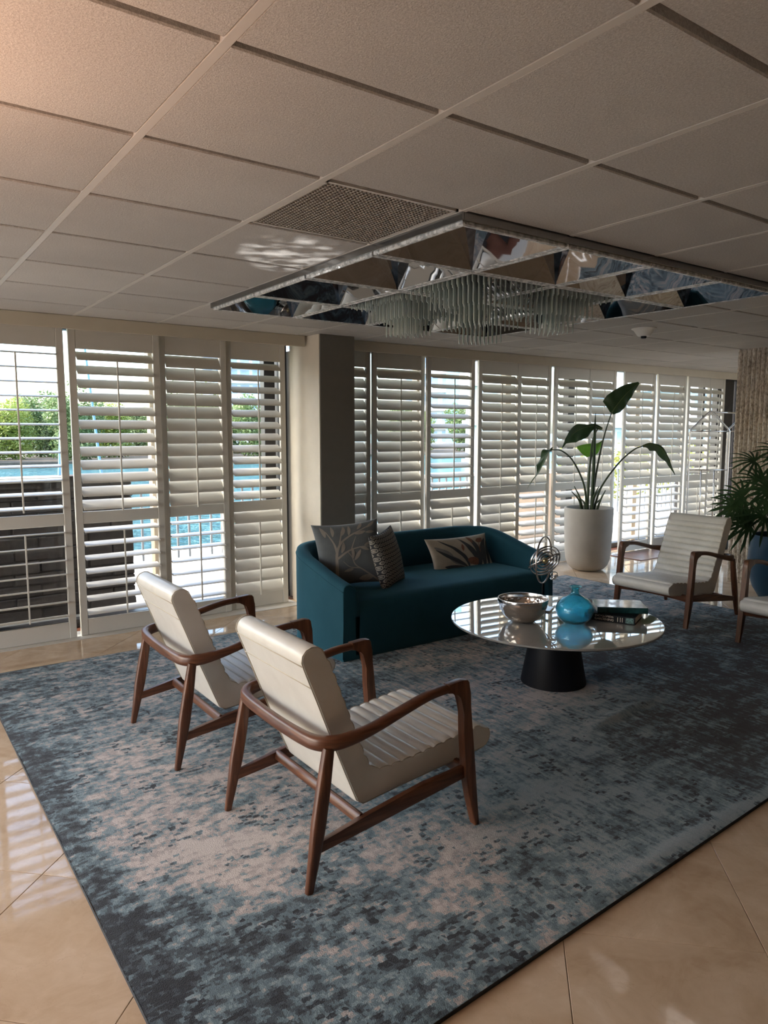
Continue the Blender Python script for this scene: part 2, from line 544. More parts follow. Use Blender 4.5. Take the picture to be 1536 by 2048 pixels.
def m_stoneblock():
    m, nt, b = mk('dark_stone_block')
    co = objco(nt)
    oi = nt.nodes.new('ShaderNodeObjectInfo')
    n = noise_n(nt, co, 18, 4)
    s = math_n(nt, 'ADD', math_n(nt, 'MULTIPLY', n.outputs[0], 0.6), math_n(nt, 'MULTIPLY', oi.outputs['Random'], 0.4))
    r = ramp(nt, [(0.2, (0.030, 0.024, 0.022)), (0.55, (0.058, 0.046, 0.041)), (0.85, (0.095, 0.078, 0.068))])
    L(nt, s, r.inputs[0])
    L(nt, r.outputs[0], b.inputs['Base Color'])
    b.inputs['Roughness'].default_value = 0.85
    bump(nt, b, n.outputs[0], 0.5, 0.01)
    return m
M['block'] = m_stoneblock()

def m_leaf(name, c0, c1, trans=0.25, scale=8):
    m = bpy.data.materials.new(name)
    m.use_nodes = True
    nt = m.node_tree
    b = nt.nodes['Principled BSDF']
    o = nt.nodes['Material Output']
    co = objco(nt)
    n = noise_n(nt, co, scale, 3)
    r = ramp(nt, [(0.3, c0), (0.7, c1)])
    L(nt, n.outputs[0], r.inputs[0])
    L(nt, r.outputs[0], b.inputs['Base Color'])
    b.inputs['Roughness'].default_value = 0.42
    t = nt.nodes.new('ShaderNodeBsdfTranslucent')
    L(nt, r.outputs[0], t.inputs[0])
    mx = nt.nodes.new('ShaderNodeMixShader')
    mx.inputs[0].default_value = trans
    L(nt, b.outputs[0], mx.inputs[1])
    L(nt, t.outputs[0], mx.inputs[2])
    L(nt, mx.outputs[0], o.inputs[0])
    return m
M['leafdark'] = m_leaf('dark_green_leaf', (0.018, 0.045, 0.016), (0.035, 0.075, 0.026), 0.2)
M['leafbright'] = m_leaf('bright_green_leaf', (0.10, 0.24, 0.02), (0.16, 0.34, 0.04), 0.5)
M['palmleaf'] = m_leaf('palm_leaf', (0.022, 0.060, 0.024), (0.055, 0.115, 0.045), 0.2, 5)
M['mangrove'] = m_leaf('mangrove_leaf', (0.13, 0.21, 0.08), (0.28, 0.35, 0.14), 0.3, 0.7)
M['mangrove2'] = m_leaf('mangrove_leaf_yellow', (0.24, 0.32, 0.08), (0.46, 0.51, 0.13), 0.3, 0.7)
M['hedge'] = m_leaf('hedge_leaf', (0.16, 0.19, 0.03), (0.42, 0.40, 0.10), 0.35, 2.5)

def m_water():
    m, nt, b = mk('lagoon_water')
    co = nt.nodes.new('ShaderNodeNewGeometry').outputs['Position']
    n = noise_n(nt, mapping(nt, co, scale=(1.0, 1.8, 1)), 1.4, 4, 0.6)
    n2 = noise_n(nt, co, 0.12, 2)
    r = ramp(nt, [(0.35, (0.03, 0.12, 0.135)), (0.7, (0.07, 0.21, 0.235))])
    L(nt, n2.outputs[0], r.inputs[0])
    L(nt, r.outputs[0], b.inputs['Base Color'])
    b.inputs['Roughness'].default_value = 0.10
    bump(nt, b, n.outputs[0], 1.0, 0.6)
    return m
M['water'] = m_water()

def m_bookcover():
    m, nt, b = mk('garden_book_cover')
    co = objco(nt)
    n = noise_n(nt, co, 14, 3)
    r = ramp(nt, [(0.22, (0.20, 0.30, 0.25)), (0.38, (0.55, 0.58, 0.50)), (0.50, (0.74, 0.68, 0.58)), (0.65, (0.86, 0.85, 0.80))])
    L(nt, n.outputs[0], r.inputs[0])
    L(nt, r.outputs[0], b.inputs['Base Color'])
    b.inputs['Roughness'].default_value = 0.08
    b.inputs['IOR'].default_value = 1.8
    return m
M['bookcover'] = m_bookcover()
M['bookteal'] = simple('book_spine_teal', (0.012, 0.06, 0.065), 0.25, var=0.6, vscale=18)

# ------------------------------------------------------------------ object helpers
def link(name, me, mat=None, parent=None, loc=None, rot=None):
    o = bpy.data.objects.new(name, me)
    COL.objects.link(o)
    if mat is not None and me is not None and hasattr(me, 'materials') and len(me.materials) == 0:
        me.materials.append(mat)
    if parent is not None:
        o.parent = parent
    if loc is not None:
        o.location = loc
    if rot is not None:
        o.rotation_euler = rot
    return o

def mesh_of(bm, smooth=False, angle=None):
    bmesh.ops.recalc_face_normals(bm, faces=bm.faces[:])
    me = bpy.data.meshes.new('mesh')
    bm.to_mesh(me)
    bm.free()
    if smooth:
        me.polygons.foreach_set('use_smooth', [True] * len(me.polygons))
        if angle is not None:
            me.set_sharp_from_angle(angle=math.radians(angle))
    me.update()
    return me

def obj(name, bm, mat, parent=None, loc=None, rot=None, smooth=False, angle=None):
    return link(name, mesh_of(bm, smooth, angle), mat, parent, loc, rot)

def tag(o, label, cat, group=None):
    o['label'] = label
    o['category'] = cat
    if group:
        o['group'] = group
    return o

def thing(name, label, cat, loc=(0, 0, 0), rot=(0, 0, 0), group=None):
    o = bpy.data.objects.new(name, None)
    COL.objects.link(o)
    o.empty_display_size = 0.1
    o.location = loc
    o.rotation_euler = rot
    return tag(o, label, cat, group)

def struct(o):
    o['kind'] = 'structure'
    return o

def copy_tree(root, loc, rot, label, group=None):
    r = root.copy()
    COL.objects.link(r)
    r.location = loc
    r.rotation_euler = rot
    r['label'] = label
    if group:
        r['group'] = group
    for ch in list(root.children):
        c = ch.copy()
        COL.objects.link(c)
        c.parent = r
        for g in list(ch.children):
            d = g.copy()
            COL.objects.link(d)
            d.parent = c
    return r

def box(bm, x0, x1, y0, y1, z0, z1, bev=0.0, seg=1, mat=None):
    vs = [bm.verts.new((x, y, z)) for z in (z0, z1) for y in (y0, y1) for x in (x0, x1)]
    idx = [(0, 1, 3, 2), (4, 6, 7, 5), (0, 4, 5, 1), (2, 3, 7, 6), (0, 2, 6, 4), (1, 5, 7, 3)]
    fs = [bm.faces.new([vs[i] for i in f]) for f in idx]
    if bev > 0:
        es = list({e for f in fs for e in f.edges})
        bmesh.ops.bevel(bm, geom=es, offset=bev, segments=seg, profile=0.7, affect='EDGES')
    return fs

def boxm(x0, x1, y0, y1, z0, z1, bev=0.0, seg=1):
    bm = bmesh.new()
    box(bm, x0, x1, y0, y1, z0, z1, bev, seg)
    return bm

def lathe(bm, prof, seg=32, cap=True):
    rings = []
    for r, z in prof:
        if r < 1e-6:
            rings.append([bm.verts.new((0, 0, z))])
        else:
            rings.append([bm.verts.new((r * math.cos(2 * PI * i / seg), r * math.sin(2 * PI * i / seg), z)) for i in range(seg)])
    for a, b in zip(rings[:-1], rings[1:]):
        for i in range(seg):
            j = (i + 1) % seg
            if len(a) == 1 and len(b) == 1:
                continue
            if len(a) == 1:
                bm.faces.new((a[0], b[i], b[j]))
            elif len(b) == 1:
                bm.faces.new((a[i], a[j], b[0]))
            else:
                bm.faces.new((a[i], a[j], b[j], b[i]))
    if cap:
        if len(rings[0]) > 1:
            bm.faces.new(rings[0])
        if len(rings[-1]) > 1:
            bm.faces.new(rings[-1])

def sweep(bm, pts, sizes, side=None, seg=10, power=2.6, closed=False):
    """tube of superellipse section; sizes = (half along side, half along normal)"""
    pts = [Vector(p) for p in pts]
    n = len(pts)
    rings = []
    prev = None
    for i, p in enumerate(pts):
        if closed:
            t = pts[(i + 1) % n] - pts[i - 1]
        else:
            t = pts[min(i + 1, n - 1)] - pts[max(i - 1, 0)]
        t.normalize()
        if side is not None:
            s = Vector(side)
        elif prev is not None:
            s = prev
        else:
            s = Vector((0, 0, 1)) if abs(t.z) < 0.9 else Vector((1, 0, 0))
        s = (s - t * s.dot(t))
        if s.length < 1e-5:
            s = t.orthogonal()
        s.normalize()
        prev = s
        u = t.cross(s)
        a, b = sizes[i] if isinstance(sizes, list) else sizes
        ring = []
        for k in range(seg):
            th = 2 * PI * (k + 0.5) / seg
            c, d = math.cos(th), math.sin(th)
            cc = math.copysign(abs(c) ** (2 / power), c)
            dd = math.copysign(abs(d) ** (2 / power), d)
            ring.append(bm.verts.new(p + s * (a * cc) + u * (b * dd)))
        rings.append(ring)
    m = n if closed else n - 1
    for i in range(m):
        A, B = rings[i], rings[(i + 1) % n]
        for k in range(seg):
            l = (k + 1) % seg
            bm.faces.new((A[k], A[l], B[l], B[k]))
    if not closed:
        bm.faces.new(rings[0])
        bm.faces.new(list(reversed(rings[-1])))

def smooth_path(pts, sub=6):
    """Catmull-Rom through points"""
    P = [Vector(p) for p in pts]
    P = [P[0] * 2 - P[1]] + P + [P[-1] * 2 - P[-2]]
    out = []
    for i in range(1, len(P) - 2):
        for k in range(sub):
            t = k / sub
            a, b, c, d = P[i - 1], P[i], P[i + 1], P[i + 2]
            out.append(0.5 * ((2 * b) + (c - a) * t + (2 * a - 5 * b + 4 * c - d) * t * t + (3 * b - a - 3 * c + d) * t ** 3))
    out.append(P[-2])
    return out

def lerp_sizes(keys, n):
    """keys: list of size tuples spread evenly -> n sizes"""
    out = []
    for i in range(n):
        f = i / (n - 1) * (len(keys) - 1)
        k = min(int(f), len(keys) - 2)
        t = f - k
        out.append(tuple(a + (b - a) * t for a, b in zip(keys[k], keys[k + 1])))
    return out

def prism(bm, poly, y0, y1, bev=0.0):
    """polygon in xz extruded along y"""
    A = [bm.verts.new((x, y0, z)) for x, z in poly]
    B = [bm.verts.new((x, y1, z)) for x, z in poly]
    n = len(poly)
    fs = [bm.faces.new(A), bm.faces.new(list(reversed(B)))]
    for i in range(n):
        j = (i + 1) % n
        fs.append(bm.faces.new((A[i], B[i], B[j], A[j])))
    if bev > 0:
        es = list({e for f in fs[:2] for e in f.edges})
        bmesh.ops.bevel(bm, geom=es, offset=bev, segments=2, profile=0.6, affect='EDGES')

# ------------------------------------------------------------------ room shell
XL, XR, YB = -3.2, 10.6, -5.0      # left wall, alcove end wall, wall behind the camera
WX = 6.7                            # face of the ribbed stone wall
WY = 2.5                            # where the stone wall ends
WIN = 4.62                          # window glass plane

floor = struct(obj('floor', boxm(XL - 0.2, XR + 0.2, YB - 0.2, 4.75, -0.30, -0.0125), M['grout']))
# diagonal 24 inch tiles
TS = 0.61
def clip(poly, f):
    out = []
    for i in range(len(poly)):
        a, b = poly[i], poly[(i + 1) % len(poly)]
        fa, fb = f(a), f(b)
        if fa >= 0:
            out.append(a)
        if (fa >= 0) != (fb >= 0):
            t = fa / (fa - fb)
            out.append((a[0] + (b[0] - a[0]) * t, a[1] + (b[1] - a[1]) * t))
    return out
def tile_mesh(poly):
    bm = bmesh.new()
    c = (sum(p[0] for p in poly) / len(poly), sum(p[1] for p in poly) / len(poly))
    bot = [bm.verts.new((x, y, -0.0125)) for x, y in poly]
    mid = [bm.verts.new((x, y, -0.0008)) for x, y in poly]
    ins = []
    for x, y in poly:
        d = math.hypot(x - c[0], y - c[1]) or 1
        k = max(0, (d - 0.0016) / d)
        ins.append(bm.verts.new((c[0] + (x - c[0]) * k, c[1] + (y - c[1]) * k, 0.0)))
    n = len(poly)
    for i in range(n):
        j = (i + 1) % n
        bm.faces.new((bot[i], bot[j], mid[j], mid[i]))
        bm.faces.new((mid[i], mid[j], ins[j], ins[i]))
    bm.faces.new(ins)
    return mesh_of(bm)
hd = (TS - 0.0022) / math.sqrt(2)
full = [(hd, 0), (0, hd), (-hd, 0), (0, -hd)]
full_me = tile_mesh(full)
full_me.materials.append(M['marble'])
D2 = TS * math.sqrt(2)
node = (1.46, -0.553 + D2 / 2)      # a tile centre lies half a diagonal from a joint crossing
YW = 4.45
for i in range(-14, 24):
    for j in range(-14, 24):
        cx = node[0] + (i - j) * D2 / 2
        cy = node[1] + (i + j) * D2 / 2
        if cx < XL - 0.5 or cx > XR + 0.5 or cy < -3.4 or cy > YW + 0.5:
            continue
        # under the rug nothing shows
        if 0.35 < cx < 4.95 and 0.35 < cy < 3.05:
            continue
        if cx > WX + 0.5 and cy < WY - 0.45:
            continue
        poly = [(cx + x, cy + y) for x, y in full]
        ext = [XL - min(p[0] for p in poly), max(p[0] for p in poly) - XR, max(p[1] for p in poly) - YW]
        cut = poly
        if max(ext) > 0:
            for f in (lambda p: p[0] - XL, lambda p: XR - p[0], lambda p: YW - p[1]):
                if len(cut) >= 3:
                    cut = clip(cut, f)
            if len(cut) < 3:
                continue
            c0 = (sum(p[0] for p in cut) / len(cut), sum(p[1] for p in cut) / len(cut))
            me = tile_mesh([(p[0] - c0[0], p[1] - c0[1]) for p in cut])
            link('floor_tile', me, M['marble'], floor, (c0[0], c0[1], 0))
        else:
            link('floor_tile', full_me, None, floor, (cx, cy, 0))
# reddish wood threshold strips below the windows
bm = bmesh.new()
box(bm, XL, 2.55, 4.452, 4.75, -0.012, 0.004, 0.003)
box(bm, 2.92, XR, 4.452, 4.75, -0.012, 0.004, 0.003)
struct(obj('wooden_threshold', bm, M['redwood']))
bm = boxm(7.0, 9.85, 3.74, 4.20, 0.0, 0.010, 0.003)
struct(obj('wooden_landing', bm, M['redwood']))

# ceiling: slab, lay-in tiles, tees
FX0, FX1, FY0, FY1 = 2 * TS, 6 * TS, 1 * TS, 5 * TS   # crystal fixture cells
bm = bmesh.new()
box(bm, XL - 0.2, XR + 0.2, YB - 0.2, FY0, H + 0.42, H + 0.55)
box(bm, XL - 0.2, XR + 0.2, FY0, FY1, H + 0.42, H + 0.55)
box(bm, XL - 0.2, XR + 0.2, FY1, 4.75, H + 0.42, H + 0.55)
ceiling = struct(obj('ceiling', bm, M['plaster']))
ct_cache = {}
def ctile(x0, x1, y0, y1):
    key = (round(x1 - x0, 3), round(y1 - y0, 3))
    if key not in ct_cache:
        w, h = (x1 - x0) / 2, (y1 - y0) / 2
        bm = bmesh.new()
        a = [bm.verts.new(v) for v in ((-w, -h, 0.03), (w, -h, 0.03), (w, h, 0.03), (-w, h, 0.03))]
        b = [bm.verts.new(v) for v in ((-w, -h, 0.004), (w, -h, 0.004), (w, h, 0.004), (-w, h, 0.004))]
        c = [bm.verts.new(v) for v in ((-w + .004, -h + .004, 0), (w - .004, -h + .004, 0), (w - .004, h - .004, 0), (-w + .004, h - .004, 0))]
        for i in range(4):
            j = (i + 1) % 4
            bm.faces.new((a[i], a[j], b[j], b[i]))
            bm.faces.new((b[i], b[j], c[j], c[i]))
        bm.faces.new(c)
        bm.faces.new(a)
        me = mesh_of(bm)
        me.materials.append(M['ceiltile'])
        ct_cache[key] = me
    link('ceiling_tile', ct_cache[key], None, ceiling, ((x0 + x1) / 2, (y0 + y1) / 2, H))
YV = 4.12                              # valance front
for i in range(-6, 18):
    for j in range(-8, 7):
        x0, x1 = i * TS + 0.012, (i + 1) * TS - 0.012
        y0, y1 = j * TS + 0.012, (j + 1) * TS - 0.012
        if 2 <= i < 6 and 1 <= j < 5:
            continue
        if i == 1 and j == 1:
            continue
        x0, x1 = max(x0, XL), min(x1, XR)
        y0, y1 = max(y0, YB), min(y1, YV)
        if x1 - x0 < 0.05 or y1 - y0 < 0.03:
            continue
        if x0 > WX and y0 < WY - 0.3:
            continue
        ctile(x0, x1, y0, y1)
for i in range(-5, 18):
    x = i * TS
    segs = [(YB, YV)]
    if 2 < i < 6:
        segs = [(YB, FY0 - 0.012), (FY1 + 0.012, YV)]
    if x > WX:
        segs = [(WY - 0.1, YV)]
    for s0, s1 in segs:
        obj('ceiling_main_tee', boxm(x - 0.012, x + 0.012, s0, s1, H - 0.001, H + 0.028), M['tee'], ceiling)
for j in range(-8, 7):
    y = j * TS
    segs = [(XL, XR)]
    if 1 < j < 5:
        segs = [(XL, FX0 - 0.012), (FX1 + 0.012, XR)]
    if y < WY - 0.2:
        segs = [(a, min(b, WX)) for a, b in segs]
    for s0, s1 in segs:
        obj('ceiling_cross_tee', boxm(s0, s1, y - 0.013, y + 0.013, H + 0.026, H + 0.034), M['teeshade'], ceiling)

# walls
bm = bmesh.new()
box(bm, XL - 0.25, XR + 0.2, 4.42, 4.75, 2.40, H + 0.42)            # header over the windows
box(bm, 2.60, 2.87, 4.45, 4.75, 0, 2.33)
box(bm, XL - 0.25, XL + 0.1, 4.45, 4.75, 0, 2.33)
struct(obj('wall_far', bm, M['plaster']))
bm = bmesh.new()
box(bm, XL - 0.2, XL, YB, 4.6, 2.30, H + 0.42)
box(bm, XL - 0.2, XL, YB, 0.0, 0, 2.30)
box(bm, XL - 0.2, XL, 4.2, 4.6, 0, 2.30)
struct(obj('wall_left', bm, M['plaster']))
bm = bmesh.new()
box(bm, XL - 0.2, WX + 0.3, YB - 0.2, YB, 0, H + 0.42)
struct(obj('wall_back', bm, M['backwall']))
struct(obj('wall_alcove', boxm(XR, XR + 0.2, WY - 0.3, 4.75, 0, H + 0.42), M['plaster']))
wall_right = struct(obj('wall_right', boxm(WX + 0.02, WX + 0.28, YB, WY, 0, H + 0.42), M['ribbed']))
# split-face ribs: each a rough vertical fin
rib_me = []
for v in range(5):
    bm = bmesh.new()
    nz, na = 110, 7
    rows = []
    for k in range(nz + 1):
        z = (H + 0.02) * k / nz
        row = []
        for a in range(na):
            t = a / (na - 1)
            y = -0.024 + 0.048 * t
            d = 0.030 * math.sin(PI * t) ** 0.7
            w = mnoise.noise(Vector((v * 9.1 + y * 60, z * 38.0, v * 3.3)))
            w2 = mnoise.noise(Vector((v * 5.1 + y * 120, z * 85.0, 7.7)))
            d += (0.007 * w + 0.006 * w2) * (0.25 + math.sin(PI * t))
            row.append(bm.verts.new((-max(d, -0.004), y + 0.0012 * w, z)))
        rows.append(row)
    for k in range(nz):
        for a in range(na - 1):
            bm.faces.new((rows[k][a], rows[k][a + 1], rows[k + 1][a + 1], rows[k + 1][a]))
    me = mesh_of(bm)
    me.materials.append(M['ribbed'])
    rib_me.append(me)
y = WY - 0.024
k = 0
while y > -0.6:
    link('stone_rib', rib_me[(k * 3 + k // 5) % 5], None, wall_right, (WX + 0.02, y, 0))
    y -= 0.048
    k += 1
# column between the two window groups
bm = boxm(2.555, 2.912, 3.925, 4.46, 0.0, H, 0.004)
col_o = struct(obj('column', bm, M['column']))
obj('lit_side_panel', boxm(2.549, 2.556, 3.93, 4.46, 0.0, H - 0.001), M['plaster'], col_o)  # separate cream face; its window-lit brightness is put into the colour
# valances (cornice boxes) above the shutters
def valance(x0, x1, nm):
    bm = bmesh.new()
    box(bm, x0, x1, YV, YV + 0.02, 2.325, H - 0.0005, 0.002)
    box(bm, x0, x1, YV + 0.02, 4.50, 2.38, 2.395)
    struct(obj(nm, bm, M['valance']))
valance(XL, 2.52, 'trim_1')
valance(2.915, XR, 'trim_2')

# windows: dark metal frames and mullions with glass
def window(nm, x0, x1, posts, darks):
    w = struct(obj(nm, boxm(x0, x1, WIN - 0.05, WIN + 0.05, 0.004, 0.07, 0.004), M['bronze']))
    obj('head_frame', boxm(x0, x1, WIN - 0.05, WIN + 0.05, 2.375, 2.42, 0.004), M['bronze'], w)
    xs = sorted([(x, 'm', 0.09) for x in posts] + [(x, 'd', wd) for x, wd in darks])
    for x, kd, wd in xs:
        obj('mullion', boxm(x - wd / 2, x + wd / 2, WIN - 0.045, WIN + 0.045, 0.07, 2.375, 0.004),
            M['mullion'] if kd == 'm' else M['bronze'], w)
    for a, b in zip(xs[:-1], xs[1:]):
        xa, xb = a[0] + a[2] / 2, b[0] - b[2] / 2
        if xb - xa > 0.1:
            bm = bmesh.new()
            v = [bm.verts.new(p) for p in ((xa, WIN, 0.07), (xb, WIN, 0.07), (xb, WIN, 2.375), (xa, WIN, 2.375))]
            bm.faces.new(v)
            obj('window_pane', bm, M['pane'], w)
window('window_1', XL + 0.1, 2.58, [-1.3, 1.33, 1.98], [(XL + 0.15, 0.1), (0.02, 0.05), (2.40, 0.11), (2.535, 0.09)])
window('window_2', 2.89, XR, [4.18, 5.5, 8.0], [(2.94, 0.1), (6.62, 0.12), (9.15, 0.10), (9.62, 0.05), (10.22, 0.46), (10.56, 0.06)])
# left-hand opening glazing frame (outside the picture; it lights the room)
w3 = struct(obj('window_3', boxm(XL - 0.15, XL - 0.05, 0.0, 4.2, 0.0, 0.06), M['bronze']))
for yy in (0.03, 1.4, 2.8, 4.17):
    obj('mullion', boxm(XL - 0.14, XL - 0.06, yy - 0.03, yy + 0.03, 0.06, 2.30), M['bronze'], w3)

# ------------------------------------------------------------------ shutters
blade_cache = {}
def blade_mesh(w):
    key = round(w, 3)
    if key in blade_cache:
        return blade_cache[key]
    bm = bmesh.new()
    prof = []
    for k in range(12):
        th = 2 * PI * k / 12
        prof.append((0.0585 * math.cos(th), 0.0062 * math.copysign(abs(math.sin(th)) ** 0.8, math.sin(th))))
    A = [bm.verts.new((-w / 2, y, z)) for y, z in prof]
    B = [bm.verts.new((w / 2, y, z)) for y, z in prof]
    bm.faces.new(A)
    bm.faces.new(list(reversed(B)))
    for i in range(12):
        j = (i + 1) % 12
        bm.faces.new((A[i], B[i], B[j], A[j]))
    me = mesh_of(bm, True, 50)
    me.materials.append(M['shutter'])
    blade_cache[key] = me
    return me

ZT, ZM1, ZM0, ZB = 2.205, 0.972, 0.880, 0.130
def shutter(x0, x1, y, tu, tl, label, stw=0.052):
    t = thing('shutter_panel', label, 'shutter', ((x0 + x1) / 2, y, 0), group='plantation shutters along the windows')
    w = x1 - x0
    d = 0.016
    for s in (-1, 1):
        xa = s * (w / 2 - stw / 2)
        obj('stile', boxm(xa - stw / 2, xa + stw / 2, -d, d, 0.006, 2.376, 0.003), M['shutter'], t)
    iw = w / 2 - stw
    for za, zb in ((0.006, ZB), (ZM0, ZM1), (ZT, 2.376)):
        obj('rail', boxm(-iw, iw, -d + 0.003, d - 0.003, za, zb, 0.003), M['shutter'], t)
    bw = 2 * iw - 0.006
    me = blade_mesh(bw)
    for (za, zb, n, ang) in ((ZM1, ZT, 12, tu), (ZB, ZM0, 7, tl)):
        p = (zb - za) / n
        a = math.radians(ang)
        for k in range(n):
            z = za + p * (k + 0.5)
            jit = random.uniform(-1, 1) * 0.012
            link('louver', me, None, t, (0, 0, z), (a + jit, 0, 0))
        # tilt rod on the room side of the louvers
        ry = -0.0585 * math.cos(a) - 0.010
        rz = -0.0585 * math.sin(a)
        obj('tilt_rod', boxm(-0.006, 0.006, ry - 0.005, ry + 0.005, za + p * 0.5 + rz - 0.02, zb - p * 0.55 + rz + 0.01, 0.002), M['shutter'], t)
    return t
SH = [
    (-0.84, -0.135, 4.285, 8, 6, 'white shutter panel past the left picture edge, seen mirrored in the polished floor'),
    (-0.105, 0.563, 4.285, 7, -8, 'leftmost white shutter panel, louvers wide open before dark stone wall'),
    (0.600, 1.285, 4.305, 38, 12, 'white shutter panel right of the bright slit at left, louvers half open'),
    (1.292, 1.870, 4.345, 61, 6, 'white shutter panel with closed upper and open lower louvers'),
    (1.872, 2.448, 4.375, 33, 58, 'white shutter panel beside the column with open upper and closed lower louvers'),
    (2.93, 3.385, 4.375, 57, 57, 'narrow-looking closed white shutter panel partly hidden right of the column'),
    (3.39, 4.045, 4.345, 58, 58, 'closed white shutter panel second right of the column'),
    (4.03, 4.690, 4.29, 27, 57, 'white shutter panel right of the column showing a tower through open louvers'),
    (4.745, 5.395, 4.29, 57, 57, 'closed white shutter panel right of the thin bright slit behind the sofa'),
    (5.405, 5.960, 4.345, 54, 24, 'white shutter panel with peach wall behind its open lower louvers'),
    (5.965, 6.640, 4.29, 48, 34, 'white shutter panel behind the left side of the tall potted plant'),
    (6.645, 7.185, 4.345, 57, 56, 'closed white shutter panel behind the tall plant stems'),
    (7.275, 7.945, 4.285, 50, 14, 'white shutter panel right of plant with bright open lower louvers'),
    (8.000, 8.665, 4.29, 53, 14, 'white shutter panel between plant and luggage cart with bright open lower louvers'),
    (8.710, 9.310, 4.29, 40, 56, 'white shutter panel directly behind the luggage cart'),
    (9.320, 9.760, 4.345, 36, 46, 'last white shutter panel before the dark window strip at right'),
]
for a in SH:
    shutter(*a)
# bottom track lines and pull knobs are not visible; slit between first panels closes at the floor
struct(obj('trim_3', boxm(XL, 2.5, 4.20, 4.45, 0.0, 0.005), M['shutter']))

# ------------------------------------------------------------------ air grille
gx0, gx1, gy0, gy1 = TS + 0.012, 2 * TS - 0.012, TS + 0.010, 2 * TS - 0.010
gr = thing('air_grille', 'square egg-crate return air grille in the ceiling beside the chrome light fixture', 'vent', ((gx0 + gx1) / 2, (gy0 + gy1) / 2, H))
hw, hh = (gx1 - gx0) / 2, (gy1 - gy0) / 2
bm = bmesh.new()
box(bm, -hw, -hw + 0.012, -hh, hh, 0, 0.02)
box(bm, hw - 0.012, hw, -hh, hh, 0, 0.02)
box(bm, -hw, hw, -hh, -hh + 0.012, 0, 0.02)
box(bm, -hw, hw, hh - 0.012, hh, 0, 0.02)
obj('frame', bm, M['tee'], gr)
bm = bmesh.new()
n = 34
for k in range(1, n):
    f = -hw + 2 * hw * k / n
    box(bm, f - 0.0022, f + 0.0022, -hh + 0.01, hh - 0.01, 0.001, 0.016)
    f = -hh + 2 * hh * k / n
    box(bm, -hw + 0.01, hw - 0.01, f - 0.0022, f + 0.0022, 0.001, 0.016)
M['grille'] = simple('grille_metal', (0.40, 0.36, 0.32), 0.5)
g = obj('grille_lattice', bm, M['grille'], gr)
g['kind'] = 'stuff'
obj('plenum', boxm(-hw, hw, -hh, hh, 0.10, 0.12), M['black'], gr)

# ------------------------------------------------------------------ crystal ceiling fixture
fx = thing('crystal_ceiling_fixture', 'large square chrome mirrored ceiling light with hanging crystal rods', 'ceiling light', ((FX0 + FX1) / 2, (FY0 + FY1) / 2, H))
bmS = bmesh.new()
W2 = 2 * TS
for s in (-1, 1):
    box(bmS, s * W2 - 0.006, s * W2 + 0.006, -W2 - 0.006, W2 + 0.006, -0.032, 0.03, 0.002)
    box(bmS, -W2, W2, s * W2 - 0.006, s * W2 + 0.006, -0.032, 0.03, 0.002)
for k in range(-1, 2):
    box(bmS, k * TS - 0.004, k * TS + 0.004, -W2, W2, -0.025, 0.03)
    box(bmS, -W2, W2, k * TS - 0.004, k * TS + 0.004, -0.025, 0.03)
M['skirt'] = simple('brushed_skirt', (0.34, 0.34, 0.34), 0.22, 1.0)
obj('outer_skirt', bmS, M['skirt'], fx)
def ring_frame(bm, r0, r1, z0, z1):
    """square ring from half-size r0 at z0 to r1 at z1 (sloping strip)"""
    a = [bm.verts.new((sx * r0, sy * r0, z0)) for sx, sy in ((-1, -1), (1, -1), (1, 1), (-1, 1))]
    b = [bm.verts.new((sx * r1, sy * r1, z1)) for sx, sy in ((-1, -1), (1, -1), (1, 1), (-1, 1))]
    for i in range(4):
        j = (i + 1) % 4
        bm.faces.new((a[i], a[j], b[j], b[i]))
bmF = bmesh.new()
R0 = TS / 2 - 0.007
LZ = -0.042
ring_frame(bmF, R0, R0, 0.0, LZ)
ring_frame(bmF, R0, R0 - 0.007, LZ, LZ - 0.004)
ring_frame(bmF, R0 - 0.007, R0 - 0.016, LZ - 0.004, LZ - 0.004)
ring_frame(bmF, R0 - 0.016, R0 - 0.023, LZ - 0.004, LZ)
frame_me = mesh_of(bmF)
def m_lip():
    m, nt, b = mk('bevelled_glass_lip')
    co = nt.nodes.new('ShaderNodeNewGeometry').outputs['Position']
    n = noise_n(nt, co, 26, 2, 0.7)
    r = ramp(nt, [(0.42, (0.55, 0.57, 0.58)), (0.58, (0.95, 0.96, 0.96))])  # whitish bands: window light refracted in the bevels, put into the colour
    L(nt, n.outputs[0], r.inputs[0])
    L(nt, r.outputs[0], b.inputs['Base Color'])
    b.inputs['Metallic'].default_value = 0.1
    b.inputs['Roughness'].default_value = 0.12
    bump(nt, b, n.outputs[0], 0.8, 0.02)
    return m
M['lip'] = m_lip()
frame_me.materials.append(M['lip'])
# sloping mirror panel (one per side): wide below, narrower above, corner mirrors between
RB, RT, HT, RW = R0 - 0.024, 0.160, 0.20, 0.115
bmP = bmesh.new()
pv = [(-RB + 0.004, -RB, LZ), (RB - 0.004, -RB, LZ), (RW, -RT, LZ + HT), (-RW, -RT, LZ + HT)]
N_ = 5
grid = []
for a in range(N_):
    row = []
    for b in range(7):
        u, v = b / 6, a / (N_ - 1)
        p = (Vector(pv[0]) * (1 - u) + Vector(pv[1]) * u) * (1 - v) + (Vector(pv[3]) * (1 - u) + Vector(pv[2]) * u) * v
        p.y += 0.0022 * math.sin(u * 7.0 + 1) * math.sin(v * 3.1)
        row.append(bmP.verts.new(p))
    grid.append(row)
for a in range(N_ - 1):
    for b in range(6):
        bmP.faces.new((grid[a][b], grid[a][b + 1], grid[a + 1][b + 1], grid[a + 1][b]))
mirror_me = mesh_of(bmP, True)
mirror_me.materials.append(M['darkmirror'])
bmC = bmesh.new()
e_ = 0.004
